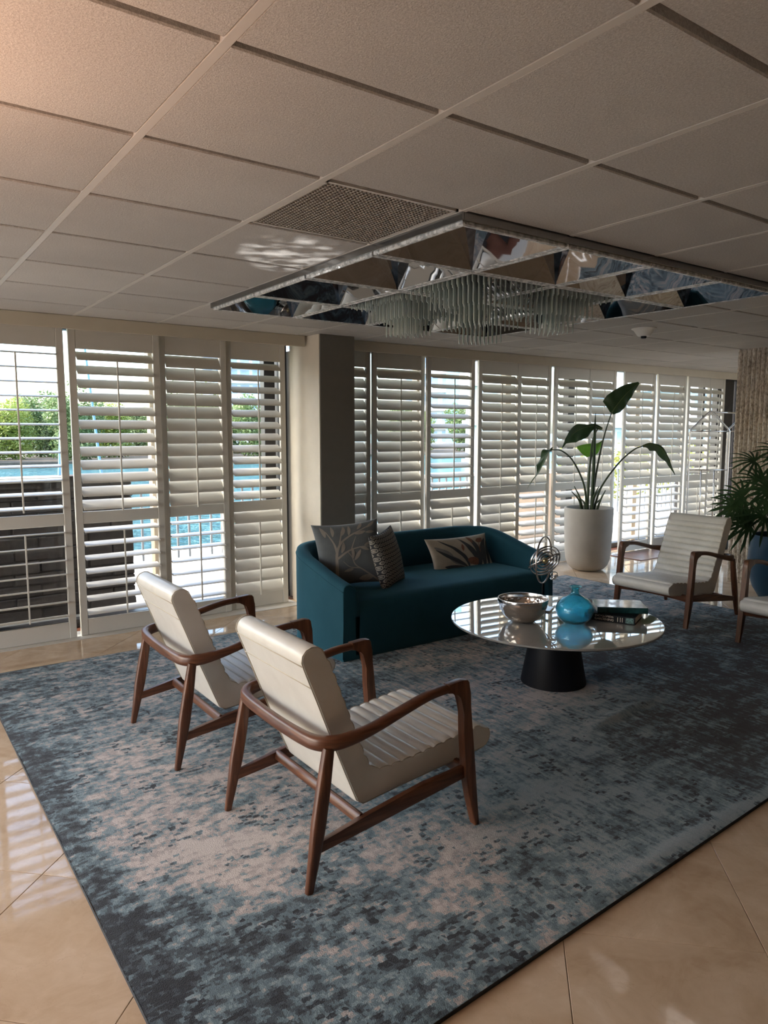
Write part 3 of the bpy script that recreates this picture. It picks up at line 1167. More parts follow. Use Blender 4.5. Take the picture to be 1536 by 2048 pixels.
v = [bmC.verts.new(p) for p in ((-RB + e_, -RB, LZ - 0.001), (-RW, -RT, LZ + HT), (-RT, -RW, LZ + HT), (-RB, -RB + e_, LZ - 0.001))]
bmC.faces.new(v)
corner_me = mesh_of(bmC)
M['cornermirror'] = simple('dark_corner_mirror', (0.22, 0.22, 0.24), 0.05, 1.0)
corner_me.materials.append(M['cornermirror'])
bmT = bmesh.new()
box(bmT, -RT - 0.01, RT + 0.01, -RT - 0.01, RT + 0.01, LZ + HT, LZ + HT + 0.012)
topc_me = mesh_of(bmT)
topc_me.materials.append(M['darkmirror'])
rod_me = {}
for zt in (0.10, 0.185, 0.27):
    bm = bmesh.new()
    lathe(bm, [(0.0, -zt + 0.03), (0.0036, -zt + 0.031), (0.0046, -zt + 0.036), (0.0046, 0.028), (0.0032, 0.034), (0.0, 0.035)], 8)
    rod_me[zt] = mesh_of(bm, True, 60)
    rod_me[zt].materials.append(M['rod'])
for i in range(4):
    for j in range(4):
        cx, cy = (i - 1.5) * TS, (j - 1.5) * TS
        c = link('coffer', frame_me, None, fx, (cx, cy, 0))
        for q in range(4):
            link('mirror_panel', mirror_me, None, c, (0, 0, 0), (0, 0, q * PI / 2))
            link('corner_seam', corner_me, None, c, (0, 0, 0), (0, 0, q * PI / 2))
        link('mirror_top', topc_me, None, c)
        if i in (1, 2) and j in (1, 2):
            sp = 0.0392
            for a in range(14):
                for b in range(14):
                    rg = min(a, b, 13 - a, 13 - b)
                    zt = 0.10 if rg < 2 else (0.185 if rg < 4 else 0.27)
                    link('crystal_rod', rod_me[zt], None, c, ((a - 6.5) * sp + random.uniform(-.0008, .0008), (b - 6.5) * sp + random.uniform(-.0008, .0008), random.uniform(-0.004, 0.004)))
            obj('rod_plate', boxm(-0.262, 0.262, -0.262, 0.262, 0.036, 0.042), M['chrome'], c)

# smoke detector
sd = thing('smoke_detector', 'small round white smoke detector hanging from the ceiling right of the light fixture', 'smoke detector', (4.54, 2.115, H))
bm = bmesh.new()
lathe(bm, [(0.0, 0), (0.098, 0), (0.098, -0.006), (0.082, -0.014), (0.060, -0.045), (0.045, -0.062), (0.0, -0.062)], 32)
obj('housing', bm, M['detector'], sd, smooth=True, angle=40)
bm = bmesh.new()
lathe(bm, [(0.0, -0.0625), (0.022, -0.0625), (0.022, -0.074), (0.018, -0.080), (0.0, -0.080)], 24)
obj('sensor_cap', bm, M['black'], sd, smooth=True, angle=40)

# ------------------------------------------------------------------ rug
def rug_near(x):
    return -0.195 + 0.042 * min(max(x, -0.2), 2.6) - 0.0 + 0.012 * max(0, x - 2.6)
rug = thing('area_rug', 'large distressed teal, grey and beige area rug under the seating group', 'rug')
bm = bmesh.new()
NX, NY = 150, 110
rx0, rx1, ry1 = -0.17, 5.50, 3.655
rows = []
RH = 0.020
for i in range(NX + 1):
    row = []
    x = rx0 + (rx1 - rx0) * i / NX
    yn = rug_near(x)
    for j in range(NY + 1):
        y = yn + (ry1 - yn) * j / NY
        e = min(i, NX - i, j, NY - j)
        z = RH if e > 0 else RH - 0.006
        # the low fold in front of the table
        s = (x - 2.30) / 0.72
        if 0 <= s <= 1:
            yc = 0.825 + 0.05 * s
            z += 0.026 * math.sin(PI * s) ** 0.7 * math.exp(-((y - yc) / 0.026) ** 2)
        z += 0.0012 * mnoise.noise(Vector((x * 2.2, y * 2.2, 0)))
        xx = x + (0.006 * mnoise.noise(Vector((0, y * 3, 1))) if i in (0, NX) else 0)
        row.append(bm.verts.new((xx, y, z)))
    rows.append(row)
for i in range(NX):
    for j in range(NY):
        bm.faces.new((rows[i][j], rows[i + 1][j], rows[i + 1][j + 1], rows[i][j + 1]))
obj('pile', bm, M['rug'], rug, smooth=True)
bm = bmesh.new()
loop = [rows_ for rows_ in []]
edge = []
for i in range(0, NX + 1, 2):
    x = rx0 + (rx1 - rx0) * i / NX
    edge.append((x, rug_near(x)))
edge += [(rx1, ry1), (rx0, ry1)]
A = [bm.verts.new((x, y, RH - 0.005)) for x, y in edge]
B = [bm.verts.new((x, y, 0.0)) for x, y in edge]
for i in range(len(edge)):
    j = (i + 1) % len(edge)
    bm.faces.new((A[i], A[j], B[j], B[i]))
obj('binding', bm, M['rugside'], rug)

# ------------------------------------------------------------------ lounge chairs
def chair_profile():
    """closed outline (x,z) of the upholstered shell; returns smooth pts with a channel flag"""
    back = [(0.253, 0.207), (0.196, 0.345), (0.137, 0.492), (0.080, 0.640), (0.028, 0.772)]
    top = [(0.024, 0.800), (0.036, 0.824), (0.062, 0.836), (0.092, 0.832), (0.116, 0.812)]
    front = [(0.130, 0.785), (0.160, 0.708), (0.205, 0.590), (0.250, 0.475), (0.288, 0.385), (0.312, 0.345), (0.350, 0.326)]
    seat = [(0.41, 0.324), (0.55, 0.334), (0.70, 0.350), (0.82, 0.364), (0.868, 0.362)]
    nose = [(0.900, 0.348), (0.914, 0.322), (0.908, 0.292), (0.884, 0.270)]
    bot = [(0.84, 0.262), (0.60, 0.240), (0.40, 0.221), (0.29, 0.208)]
    return back, top, front, seat, nose, bot
def resample(pts, step):
    out = [Vector((pts[0][0], 0, pts[0][1]))]
    P = smooth_path([(x, 0, z) for x, z in pts], 10)
    acc = 0
    for a, b in zip(P[:-1], P[1:]):
        seg = (b - a).length
        while acc + seg >= step:
            t = (step - acc) / seg
            a = a + (b - a) * t
            out.append(a.copy())
            seg = (b - a).length
            acc = 0
        acc += seg
    return out
CH = 0.052
def make_chair():
    t = thing('lounge_chair', '', 'chair', group='cream leather lounge chairs on the rug')
    back, top, front, seat, nose, bot = chair_profile()
    sec = front + seat
    step = CH / 8
    chan = resample(sec, step)
    chan = chan[:len(chan) - (len(chan) - 1) % 8]
    plain_b = resample(nose + bot + [back[0]], 0.012)
    plain_k = resample(back + top, 0.012)
    pts = []
    for i, p in enumerate(chan):
        pts.append((p, i))
    for p in plain_b[:-1]:
        pts.append((p, None))
    for p in plain_k[1:]:
        pts.append((p, None))
    n = len(pts)
    hw = 0.268
    ys = [(-hw, 0.986, 0.42), (-hw + 0.004, 0.995, 0.55), (-hw + 0.016, 1.0, 0.9), (-hw + 0.035, 1.0, 1.0), (-0.12, 1, 1), (0, 1, 1),
          (0.12, 1, 1), (hw - 0.035, 1.0, 1.0), (hw - 0.016, 1.0, 0.9), (hw - 0.004, 0.995, 0.55), (hw, 0.986, 0.42)]
    # outward normals of the outline
    nor = []
    for i in range(n):
        tg = (pts[(i + 1) % n][0] - pts[i - 1][0])
        nv = Vector((-tg.z, 0, tg.x))
        if nv.length > 0:
            nv.normalize()
        nor.append(nv)
    bm = bmesh.new()
    rings = []
    for y, k, amp in ys:
        ring = []
        for i, (p, ci) in enumerate(pts):
            off = -0.008 * (1 - amp)
            if ci is not None:
                ph = (ci / 8.0) % 1.0
                off += amp * (0.015 * (abs(math.sin(PI * ph)) ** 0.5 - 0.6))
            q = p + nor[i] * off
            ring.append(bm.verts.new((q.x, y, q.z)))
        rings.append(ring)
    for a, b in zip(rings[:-1], rings[1:]):
        for i in range(n):
            j = (i + 1) % n
            bm.faces.new((a[i], a[j], b[j], b[i]))
    for ring in (rings[0], rings[-1]):
        f = bm.faces.new([bm.verts.new(v.co) for v in ring])
        bmesh.ops.triangulate(bm, faces=[f])
    cu = obj('cushion', bm, M['leather'], t, smooth=True, angle=55)
    # piping along both side edges
    for s in (-1, 1):
        bm = bmesh.new()
        loop_ = []
        for i, (p, ci) in enumerate(pts):
            o_ = -0.0030 if ci is not None else -0.0008
            if ci is not None:
                o_ += 0.55 * 0.015 * (abs(math.sin(PI * ((ci / 8.0) % 1.0))) ** 0.5 - 0.6)
            loop_.append((p.x + nor[i].x * o_, s * (hw - 0.003), p.z + nor[i].z * o_))
        sweep(bm, loop_[::2], (0.0022, 0.0022), seg=5, power=2, closed=True)
        obj('piping', bm, M['seam'], cu, smooth=True)
    # two stitched seams across the top of the rear face
    for zz in (0.772, 0.690):
        f = (zz - 0.207) / (0.772 - 0.207)
        xb = 0.253 + (0.028 - 0.253) * f
        bm = bmesh.new()
        sweep(bm, [(xb - 0.001, -hw + 0.006, zz), (xb - 0.001, 0, zz), (xb - 0.001, hw - 0.006, zz)], (0.0016, 0.0024), side=(1, 0, 0), seg=6, power=2)
        obj('seam', bm, M['seam'], cu, smooth=True)
    W = M['wood']
    for s in (-1, 1):
        # rear leg
        bm = bmesh.new()
        P = [(0.0, s * 0.338, 0.0), (0.020, s * 0.336, 0.10), (0.042, s * 0.333, 0.22), (0.064, s * 0.330, 0.34), (0.090, s * 0.327, 0.492)]
        sweep(bm, P, [(0.013, 0.012), (0.019, 0.015), (0.026, 0.018), (0.025, 0.018), (0.019, 0.017)], side=(1, 0, 0), seg=12, power=4)
        obj('rear_leg', bm, M['woodleg'], t, smooth=True, angle=50)
        # front leg with the bent corner that runs into the arm
        poly = [(0.779, 0.0), (0.762, 0.13), (0.752, 0.235), (0.735, 0.40), (0.724, 0.50), (0.722, 0.560), (0.716, 0.603), (0.706, 0.614),
                (0.680, 0.617), (0.610, 0.612), (0.612, 0.577), (0.640, 0.575), (0.660, 0.568), (0.675, 0.552), (0.683, 0.528),
                (0.688, 0.48), (0.690, 0.40), (0.698, 0.30), (0.703, 0.225), (0.725, 0.12), (0.757, 0.0)]
        bm = bmesh.new()
        prism(bm, poly, s * 0.336 - 0.0185, s * 0.336 + 0.0185, 0.006)
        obj('front_leg', bm, M['woodleg'], t, smooth=True, angle=50)
        # side stretcher
        bm = bmesh.new()
        prism(bm, [(0.035, 0.128), (0.30, 0.160), (0.73, 0.212), (0.735, 0.262), (0.50, 0.246), (0.24, 0.205), (0.045, 0.168)], s * 0.330 - 0.011, s * 0.330 + 0.011, 0.005)
        obj('side_stretcher', bm, W, t, smooth=True, angle=50)
    # cross rails under the seat
    bm = bmesh.new()
    sweep(bm, [(0.225, -0.322, 0.188), (0.225, 0, 0.188), (0.225, 0.322, 0.188)], (0.020, 0.011), side=(0.35, 0, 0.9), seg=10, power=4)
    obj('rear_rail', bm, W, t, smooth=True, angle=50)
    bm = bmesh.new()
    pts_f = [(0.722, -0.325 + 0.65 * k / 10, 0.232 + 0.006 * math.sin(PI * k / 10)) for k in range(11)]
    sz = [(0.030 - 0.008 * math.sin(PI * k / 10), 0.012) for k in range(11)]
    sweep(bm, pts_f, sz, side=(0, 0, 1), seg=10, power=4)
    obj('front_rail', bm, W, t, smooth=True, angle=50)
    # arm and back rail: one bent U
    key = [(0.625, 0.336, 0.5945), (0.52, 0.338, 0.586), (0.40, 0.342, 0.560), (0.27, 0.345, 0.528), (0.17, 0.342, 0.511), (0.105, 0.325, 0.504),
           (0.068, 0.285, 0.502), (0.052, 0.22, 0.502), (0.044, 0.11, 0.502), (0.042, 0.0, 0.502)]
    key2 = key + [(x, -y, z) for x, y, z in reversed(key[:-1])]
    P = smooth_path(key2, 5)
    ks = [(0.0165, 0.018), (0.0165, 0.020), (0.017, 0.021), (0.019, 0.020), (0.024, 0.019), (0.027, 0.020), (0.027, 0.021), (0.026, 0.018), (0.026, 0.016), (0.026, 0.016)]
    ks = ks + list(reversed(ks[:-1]))
    bm = bmesh.new()
    sweep(bm, P, lerp_sizes(ks, len(P)), side=(0, 0, 1), seg=14, power=3)
    obj('arm_rail', bm, W, t, smooth=True, angle=50)
    return t
chair = make_chair()
chair.location = (0.448, 0.827, RH)
chair['label'] = 'cream leather lounge chair nearest the camera, seen from behind, walnut frame'
copy_tree(chair, (0.404, 1.977, RH), (0, 0, 0), 'cream leather lounge chair with back turned, nearer the shutters, left of the nearest chair')
copy_tree(chair, (5.325, 1.975, RH), (0, 0, PI), 'cream channel-tufted lounge chair facing the camera between tall plant and stone wall')
copy_tree(chair, (5.30, 0.86, RH), (0, 0, PI), 'cream lounge chair cut off by the right picture edge, before the blue planter')

# ------------------------------------------------------------------ sofa
SX0, SX1, SY0, SY1 = 1.885, 3.985, 2.52, 3.47
sofa = thing('sofa', 'teal blue barrel-back sofa facing the coffee table', 'sofa', ((SX0 + SX1) / 2, SY0, RH))
SW = (SX1 - SX0) / 2
R_ = 0.40
def sofa_path(n_str=9, n_arc=12):
    """outer plan line, local coords, with outward normal and height"""
    pts = []
    depth = SY1 - SY0
    ys = depth - R_
    for k in range(n_str):
        y = ys * k / n_str
        pts.append((Vector((-SW, y, 0)), Vector((-1, 0, 0))))
    for k in range(n_arc):
        a = PI / 2 * k / n_arc
        nrm = Vector((-math.cos(a), math.sin(a), 0))
        pts.append((Vector((-SW + R_, ys, 0)) + nrm * R_, nrm))
    for k in range(13):
        x = -SW + R_ + (2 * SW - 2 * R_) * k / 12
        pts.append((Vector((x, depth, 0)), Vector((0, 1, 0))))
    full_ = pts + [(Vector((-p.x, p.y, 0)), Vector((-q.x, q.y, 0))) for p, q in reversed(pts[:n_str + n_arc])]
    return full_
path = sofa_path()
TH = 0.105
def sofa_h(p):
    f = min(1.0, p.y / 0.78)
    f = f * f * (3 - 2 * f) * 0.35 + f * 0.65
    return 0.530 + (0.705 - 0.530) * f
bm = bmesh.new()
rings = []
for idx, (p, nv) in enumerate(path):
    h = sofa_h(p)
    ring = []
    prof = [(0.004, 0.0), (0.0, 0.02), (0.0, h * 0.5), (0.0, h - 0.045), (-0.006, h - 0.018), (-0.022, h - 0.003), (-0.05, h), (-TH + 0.03, h - 0.006), (-TH + 0.008, h - 0.025),
            (-TH, h - 0.06), (-TH - 0.015, 0.46), (-TH - 0.03, 0.33), (-TH - 0.03, 0.0)]
    for d, z in prof:
        ring.append(bm.verts.new((p.x + nv.x * d, p.y + nv.y * d, max(0, z))))
    rings.append(ring)
for a, b in zip(rings[:-1], rings[1:]):
    for k in range(len(a) - 1):
        bm.faces.new((a[k], a[k + 1], b[k + 1], b[k]))
bm.faces.new(rings[0])
bm.faces.new(list(reversed(rings[-1])))
es = [e for e in bm.edges if len(e.link_faces) == 2 and any(len(f.verts) > 6 for f in e.link_faces)]
bmesh.ops.bevel(bm, geom=es, offset=0.007, segments=3, profile=0.5, affect='EDGES')
obj('barrel_back', bm, M['velvet'], sofa, smooth=True, angle=50)
# welt seam along the outer top edge and down the arm fronts
bm = bmesh.new()
wl = []
for p, nv in path:
    h = sofa_h(p)
    wl.append((p.x + nv.x * 0.001, p.y + nv.y * 0.001, h - 0.046))
sweep(bm, wl, (0.0022, 0.0022), side=(0, 0, 1), seg=6, power=2)
obj('welt', bm, M['velvet'], sofa, smooth=True)
# seat block: rounded front, fills the shell
bm = bmesh.new()
inner = []
for p, nv in path:
    d = -(TH + 0.012)
    inner.append((p.x + nv.x * d, p.y + nv.y * d))
sec = [(0.012, 0.0), (0.0, 0.03), (0.0, 0.30), (0.004, 0.345), (0.020, 0.378), (0.050, 0.398), (0.10, 0.408)]
nx = 40
cols = []
xi = SW - TH + 0.004
for k in range(nx + 1):
    x = -xi + 2 * xi * k / nx
    # back limit for this x
    yb = SY1 - SY0 - TH - 0.012
    ax = abs(x) - (SW - R_)
    if ax > 0:
        rr = R_ - TH - 0.012
        yb = (SY1 - SY0 - R_) + math.sqrt(max(0, rr * rr - min(ax, rr) ** 2))
    edge = 1 - (abs(x) / xi) ** 8
    col = []
    for y, z in sec:
        zz = z - (0.018 * (1 - edge) if z > 0.3 else 0)
        col.append(bm.verts.new((x, y, zz)))
    for q in (0.3, 0.6, 0.85, 1.0):
        y = 0.10 + (yb - 0.10) * q
        col.append(bm.verts.new((x, y, 0.408 + 0.012 * math.sin(PI * q) * edge - 0.018 * (1 - edge))))
    col.append(bm.verts.new((x, yb, 0.0)))
    cols.append(col)
for a, b in zip(cols[:-1], cols[1:]):
    for k in range(len(a) - 1):
        bm.faces.new((a[k], a[k + 1], b[k + 1], b[k]))
    bm.faces.new((a[0], b[0], b[-1], a[-1]))
bm.faces.new(cols[0])
bm.faces.new(list(reversed(cols[-1])))
obj('seat', bm, M['velvet'], sofa, smooth=True, angle=50)

# ------------------------------------------------------------------ pillows
def pillow_pos(u, v, W, Hh, T, side=1, pinch=0.10):
    k = max(0.0, (1 - u ** 2) * (1 - v ** 2))
    z = side * (T / 2) * k ** 0.42
    x = W / 2 * u * (1 - pinch * (1 - v * v))
    y = Hh / 2 * v * (1 - pinch * (1 - u * u))
    return Vector((x, y, z))
def pillow_mesh(W, Hh, T, n=22, seed=0):
    bm = bmesh.new()
    uvl = bm.loops.layers.uv.new('UVMap')
    for side in (1, -1):
        g = []
        for i in range(n + 1):
            row = []
            for j in range(n + 1):
                u = math.sin((i / n - 0.5) * PI)
                v = math.sin((j / n - 0.5) * PI)
                p = pillow_pos(u, v, W, Hh, T, side)
                w = mnoise.noise(Vector((u * 2.1 + seed, v * 2.1, side * 3.0))) * 0.010 * (1 - max(abs(u), abs(v)) ** 4)
                p.z += w * side
                row.append((bm.verts.new(p), (u * 0.5 + 0.5, v * 0.5 + 0.5)))
            g.append(row)
        for i in range(n):
            for j in range(n):
                q = [g[i][j], g[i + 1][j], g[i + 1][j + 1], g[i][j + 1]]
                if side < 0:
                    q.reverse()
                f = bm.faces.new([a[0] for a in q])
                for lp, a in zip(f.loops, q):
                    lp[uvl].uv = a[1]
    bmesh.ops.remove_doubles(bm, verts=bm.verts[:], dist=0.0004)
    return bm
def applique(parent, name, mat, shapes, W, Hh, T, seed, lift=0.0022):
    """flat printed shapes laid on the front of a pillow; each shape = list of (u,v) centre line with half widths"""
    bm = bmesh.new()
    def P(u, v):
        u = max(-0.985, min(0.985, u))
        v = max(-0.985, min(0.985, v))
        p = pillow_pos(u, v, W, Hh, T, 1)
        w = mnoise.noise(Vector((u * 2.1 + seed, v * 2.1, 3.0))) * 0.010 * (1 - max(abs(u), abs(v)) ** 4)
        p.z += w + lift
        return p
    for line, wid in shapes:
        pts = smooth_path([(a, b, 0) for a, b in line], 7)
        m = len(pts)
        prev = None
        for i, p in enumerate(pts):
            tg = pts[min(i + 1, m - 1)] - pts[max(i - 1, 0)]
            tg.normalize()
            nr = Vector((-tg.y, tg.x, 0))
            s = i / (m - 1)
            w = wid(s)
            a = [P(p.x + nr.x * w * q, p.y + nr.y * w * q) for q in (-1, 0, 1)]
            vs = [bm.verts.new(x) for x in a]
            if prev:
                bm.faces.new((prev[0], prev[1], vs[1], vs[0]))
                bm.faces.new((prev[1], prev[2], vs[2], vs[1]))
            prev = vs
    me = bpy.data.meshes.new('mesh')
    for f in bm.faces:
        f.normal_update()
        if f.normal.z < 0:
            f.normal_flip()
    bm.to_mesh(me)
    bm.free()
    me.polygons.foreach_set('use_smooth', [True] * len(me.polygons))
    o = link(name, me, mat, parent)
    o['kind'] = 'stuff'
    return o
leafw = lambda w: (lambda s: max(0.004, w * math.sin(PI * min(1, s * 0.96 + 0.03)) ** 0.8))
stemw = lambda a, b: (lambda s: a + (b - a) * s)
def euler_from(xdir, ydir):
    x = Vector(xdir).normalized()
    y = Vector(ydir)
    y = (y - x * y.dot(x)).normalized()
    z = x.cross(y)
    return Matrix((x, y, z)).transposed().to_euler()

# slate pillow with branch print, leaning in the left corner
p1 = thing('throw_pillow', 'slate grey square throw pillow with taupe branch print in sofa corner', 'pillow', (2.235, 2.985, 0.672),
           euler_from((0.86, -0.30, 0.06), (0.02, 0.36, 0.92)), group='pillows on the teal sofa')
S1 = (0.52, 0.50, 0.17)
obj('cover', pillow_mesh(*S1, seed=1), M['pillowgrey'], p1, smooth=True)
br = [([(-0.52, -0.95), (-0.50, -0.4), (-0.46, 0.0), (-0.30, 0.30), (0.0, 0.52), (0.45, 0.72), (0.8, 0.85)], stemw(0.055, 0.012)),
      ([(-0.46, 0.0), (-0.52, 0.35), (-0.68, 0.75)], stemw(0.04, 0.012)),
      ([(-0.36, 0.22), (-0.25, 0.55), (-0.12, 0.9)], stemw(0.03, 0.01)),
      ([(-0.48, -0.2), (-0.1, 0.02), (0.3, 0.12), (0.7, 0.12)], stemw(0.035, 0.01)),
      ([(0.0, 0.05), (0.12, 0.3), (0.22, 0.5)], stemw(0.02, 0.008)),
      ([(0.72, -0.95), (0.35, -0.66), (0.08, -0.45), (0.0, -0.2), (-0.12, 0.0)], stemw(0.03, 0.01)),
      ([(0.2, -0.56), (-0.1, -0.5), (-0.3, -0.3)], stemw(0.02, 0.008))]
lf = []
for (x, y, dx, dy, w) in [(-0.72, 0.55, -0.08, 0.34, 0.06), (-0.50, 0.55, 0.02, 0.36, 0.05), (-0.25, 0.55, 0.16, 0.32, 0.06), (0.0, 0.56, 0.05, 0.34, 0.05), (0.2, 0.58, 0.36, 0.06, 0.055),
                          (0.3, 0.74, 0.16, 0.22, 0.05), (0.6, 0.76, 0.26, 0.16, 0.05), (-0.32, -0.02, 0.12, 0.36, 0.06), (0.3, 0.12, 0.3, -0.12, 0.05), (0.45, 0.16, 0.28, 0.14, 0.045),
                          (0.02, -0.25, 0.02, 0.4, 0.05), (0.06, -0.3, 0.26, 0.34, 0.06), (0.15, -0.9, 0.44, 0.06, 0.09), (-0.30, -0.62, 0.30, 0.05, 0.05), (0.55, 0.6, 0.3, -0.02, 0.045)]:
    lf.append(([(x, y), (x + dx * 0.5 + 0.02, y + dy * 0.5), (x + dx, y + dy)], leafw(w)))
applique(p1, 'branch_print', M['print_taupe'], br + lf, *S1, 1)
# ring patterned pillow
p2 = thing('throw_pillow', 'black and taupe throw pillow covered with small rings', 'pillow', (2.50, 2.86, 0.628),
           euler_from((0.55, 0.32, 0.06), (-0.24, 0.12, 0.90)), group='pillows on the teal sofa')
obj('cover', pillow_mesh(0.40, 0.44, 0.15, seed=4), M['circles'], p2, smooth=True)
# lumbar pillow
p3 = thing('lumbar_pillow', 'long tan lumbar pillow with slate and rust leaf print', 'pillow', (3.46, 3.10, 0.525),
           euler_from((0.99, 0.0, 0.0), (0.0, 0.42, 0.90)), group='pillows on the teal sofa')
S3 = (0.70, 0.34, 0.14)
obj('cover', pillow_mesh(*S3, seed=8), M['pillowtan'], p3, smooth=True)
sl = [([(0.08, -0.9), (-0.05, -0.3), (-0.35, 0.3), (-0.72, 0.85)], leafw(0.07)),
      ([(0.0, -0.8), (-0.25, -0.5), (-0.6, -0.1), (-0.9, 0.35)], leafw(0.08)),
      ([(0.40, -0.9), (0.36, -0.3), (0.18, 0.3), (-0.02, 0.8)], leafw(0.10)),
      ([(0.46, -0.9), (0.50, -0.2), (0.42, 0.4), (0.26, 0.92)], leafw(0.09)),
      ([(0.62, -0.9), (0.66, -0.2), (0.72, 0.3), (0.86, 0.7)], leafw(0.12)),
      ([(0.76, -0.9), (0.84, -0.3), (0.90, 0.2), (0.95, 0.6)], leafw(0.07)),
      ([(-0.05, -0.85), (-0.4, -0.75), (-0.75, -0.6)], leafw(0.13))]
applique(p3, 'slate_leaf_print', M['print_slate'], sl, *S3, 8)
gl = [([(-0.1, -0.75), (-0.4, -0.35), (-0.62, 0.0)], leafw(0.12)), ([(0.2, 0.1), (0.1, 0.5), (-0.08, 0.9)], leafw(0.06)), ([(-0.9, 0.5), (-0.7, 0.2), (-0.45, -0.1)], leafw(0.10)),
      ([(0.55, 0.2), (0.53, -0.2), (0.54, -0.7)], leafw(0.04))]
applique(p3, 'grey_leaf_print', M['print_grey'], gl, *S3, 8, 0.0018)
ru = [([(-0.06, 0.1), (-0.05, 0.3), (-0.03, 0.52)], leafw(0.05)), ([(0.10, -0.62), (0.2, -0.5), (0.34, -0.75)], leafw(0.20)), ([(0.5, 0.6), (0.62, 0.62), (0.74, 0.74)], leafw(0.14)),
      ([(0.22, 0.92), (0.3, 0.75), (0.36, 0.5)], leafw(0.06)), ([(0.58, 0.5), (0.57, 0.2), (0.56, -0.1)], leafw(0.02))]
applique(p3, 'rust_leaf_print', M['print_rust'], ru, *S3, 8, 0.0026)

# ------------------------------------------------------------------ coffee table
TX, TY, TZ = 2.762, 1.435, 0.42
ct = thing('coffee_table', 'round coffee table with glossy white top and black cone pedestal', 'table', (TX, TY, RH))
bm = bmesh.new()
lathe(bm, [(0.0, 0.0), (0.202, 0.0), (0.203, 0.006), (0.135, 0.375), (0.13, 0.378), (0.0, 0.378)], 48)
obj('pedestal', bm, M['black'], ct, smooth=True, angle=40)
bm = bmesh.new()
lathe(bm, [(0.0, 0.378), (0.60, 0.378), (0.642, 0.389), (0.646, 0.393), (0.0, 0.393)], 96)
obj('top_edge', bm, M['black'], ct, smooth=True, angle=40)
bm = bmesh.new()
lathe(bm, [(0.0, 0.3931), (0.645, 0.3931), (0.646, 0.4025), (0.643, 0.404), (0.640, 0.4041), (0.0, 0.4041)], 96)
obj('top', bm, M['tabletop'], ct, smooth=True, angle=15)
TZ = RH + 0.404

bowl = thing('hammered_bowl', 'hammered silver metal bowl on the coffee table left of the blue vase', 'bowl', (2.552, 1.508, TZ))
bm = bmesh.new()
outer = [(0.0, 0.0), (0.055, 0.0), (0.075, 0.006), (0.105, 0.028), (0.130, 0.060), (0.146, 0.096), (0.152, 0.118)]
inner_ = [(0.147, 0.118), (0.140, 0.094), (0.124, 0.060), (0.098, 0.030), (0.06, 0.014), (0.0, 0.010)]
lathe(bm, outer + inner_, 64)
obj('body', bm, M['hammered'], bowl, smooth=True, angle=60)
bm = bmesh.new()
lathe(bm, [(0.1525, 0.116), (0.1545, 0.120), (0.1555, 0.142), (0.154, 0.147), (0.150, 0.147), (0.148, 0.141), (0.1465, 0.118)], 64, cap=False)
obj('rim_band', bm, M['nickel'], bowl, smooth=True, angle=60)

vase = thing('glass_vase', 'squat turquoise glass vase with narrow flared neck on the coffee table', 'vase', (2.772, 1.290, TZ))
bm = bmesh.new()
vo = [(0.0, 0.0), (0.040, 0.0), (0.070, 0.010), (0.098, 0.036), (0.113, 0.072), (0.114, 0.092), (0.104, 0.124), (0.078, 0.152), (0.046, 0.170), (0.028, 0.182), (0.023, 0.196), (0.023, 0.214), (0.029, 0.224), (0.038, 0.228)]
vi = [(0.037, 0.2315), (0.026, 0.228), (0.019, 0.216), (0.019, 0.196), (0.024, 0.184), (0.043, 0.166), (0.074, 0.148), (0.099, 0.121), (0.109, 0.091), (0.108, 0.073), (0.094, 0.040), (0.067, 0.015), (0.0, 0.008)]
lathe(bm, vo + vi, 48)
obj('body', bm, M['blueglass'], vase, smooth=True, angle=70)

# armillary sculpture
sc = thing('ring_sculpture', 'metal ring sculpture on thin black rod standing behind the bowl', 'sculpture', (2.872, 1.640, TZ))
obj('base', boxm(-0.065, 0.065, -0.065, 0.065, 0.0, 0.010, 0.002), M['nickel'], sc, rot=(0, 0, 0.5))
bm = bmesh.new()
sweep(bm, [(0, 0, 0.010), (0, 0, 0.172)], (0.0035, 0.0035), seg=8, power=2)
obj('rod', bm, M['black'], sc, smooth=True, angle=40)
def ring(name, R, w, rot, loc, mat, asp=1.0, tk=0.003):
    bm = bmesh.new()
    P = [(R * math.cos(2 * PI * k / 48), R * asp * math.sin(2 * PI * k / 48), 0) for k in range(48)]
    sweep(bm, P, (w, tk), side=(0, 0, 1), seg=8, power=3, closed=True)
    return obj(name, bm, mat, sc, loc, rot, smooth=True, angle=60)
M['ringmetal'] = simple('dark_nickel_ring', (0.50, 0.46, 0.43), 0.22, 1.0, var=0.1)
CZ = 0.325
VA = -math.radians(35.7)
# local frame facing the camera: rotate rings about z so their plane faces the viewer
def facing(tilt_x, turn, roll):
    return (Matrix.Rotation(VA + turn, 3, 'Z') @ Matrix.Rotation(PI / 2 + tilt_x, 3, 'X') @ Matrix.Rotation(roll, 3, 'Z')).to_euler()
for R in (0.110, 0.090, 0.066, 0.044):
    ring('ring', R, 0.0075, facing(0.30, 0.45 - R, 0.5), (0.010, -0.006, CZ), M['ringmetal'], 0.92)
ring('ring', 0.152, 0.0055, facing(0.0, 1.02, 0.0), (0.008, 0.0, CZ + 0.005), M['ringmetal'])
ring('ring', 0.112, 0.0045, facing(1.05, 0.9, 0.5), (0.010, 0.0, CZ), M['ringmetal'])
for k, (dx, dz) in enumerate(((0.074, -0.092), (0.083, -0.108), (0.067, -0.112))):
    ring('ring', 0.022, 0.004, facing(0.5 * k, 0.8 * k, 0.2), (dx * 0.81, -dx * 0.58, CZ + dz), M['chrome'], 0.8)
bm = bmesh.new()
bmesh.ops.create_icosphere(bm, subdivisions=3, radius=0.021)
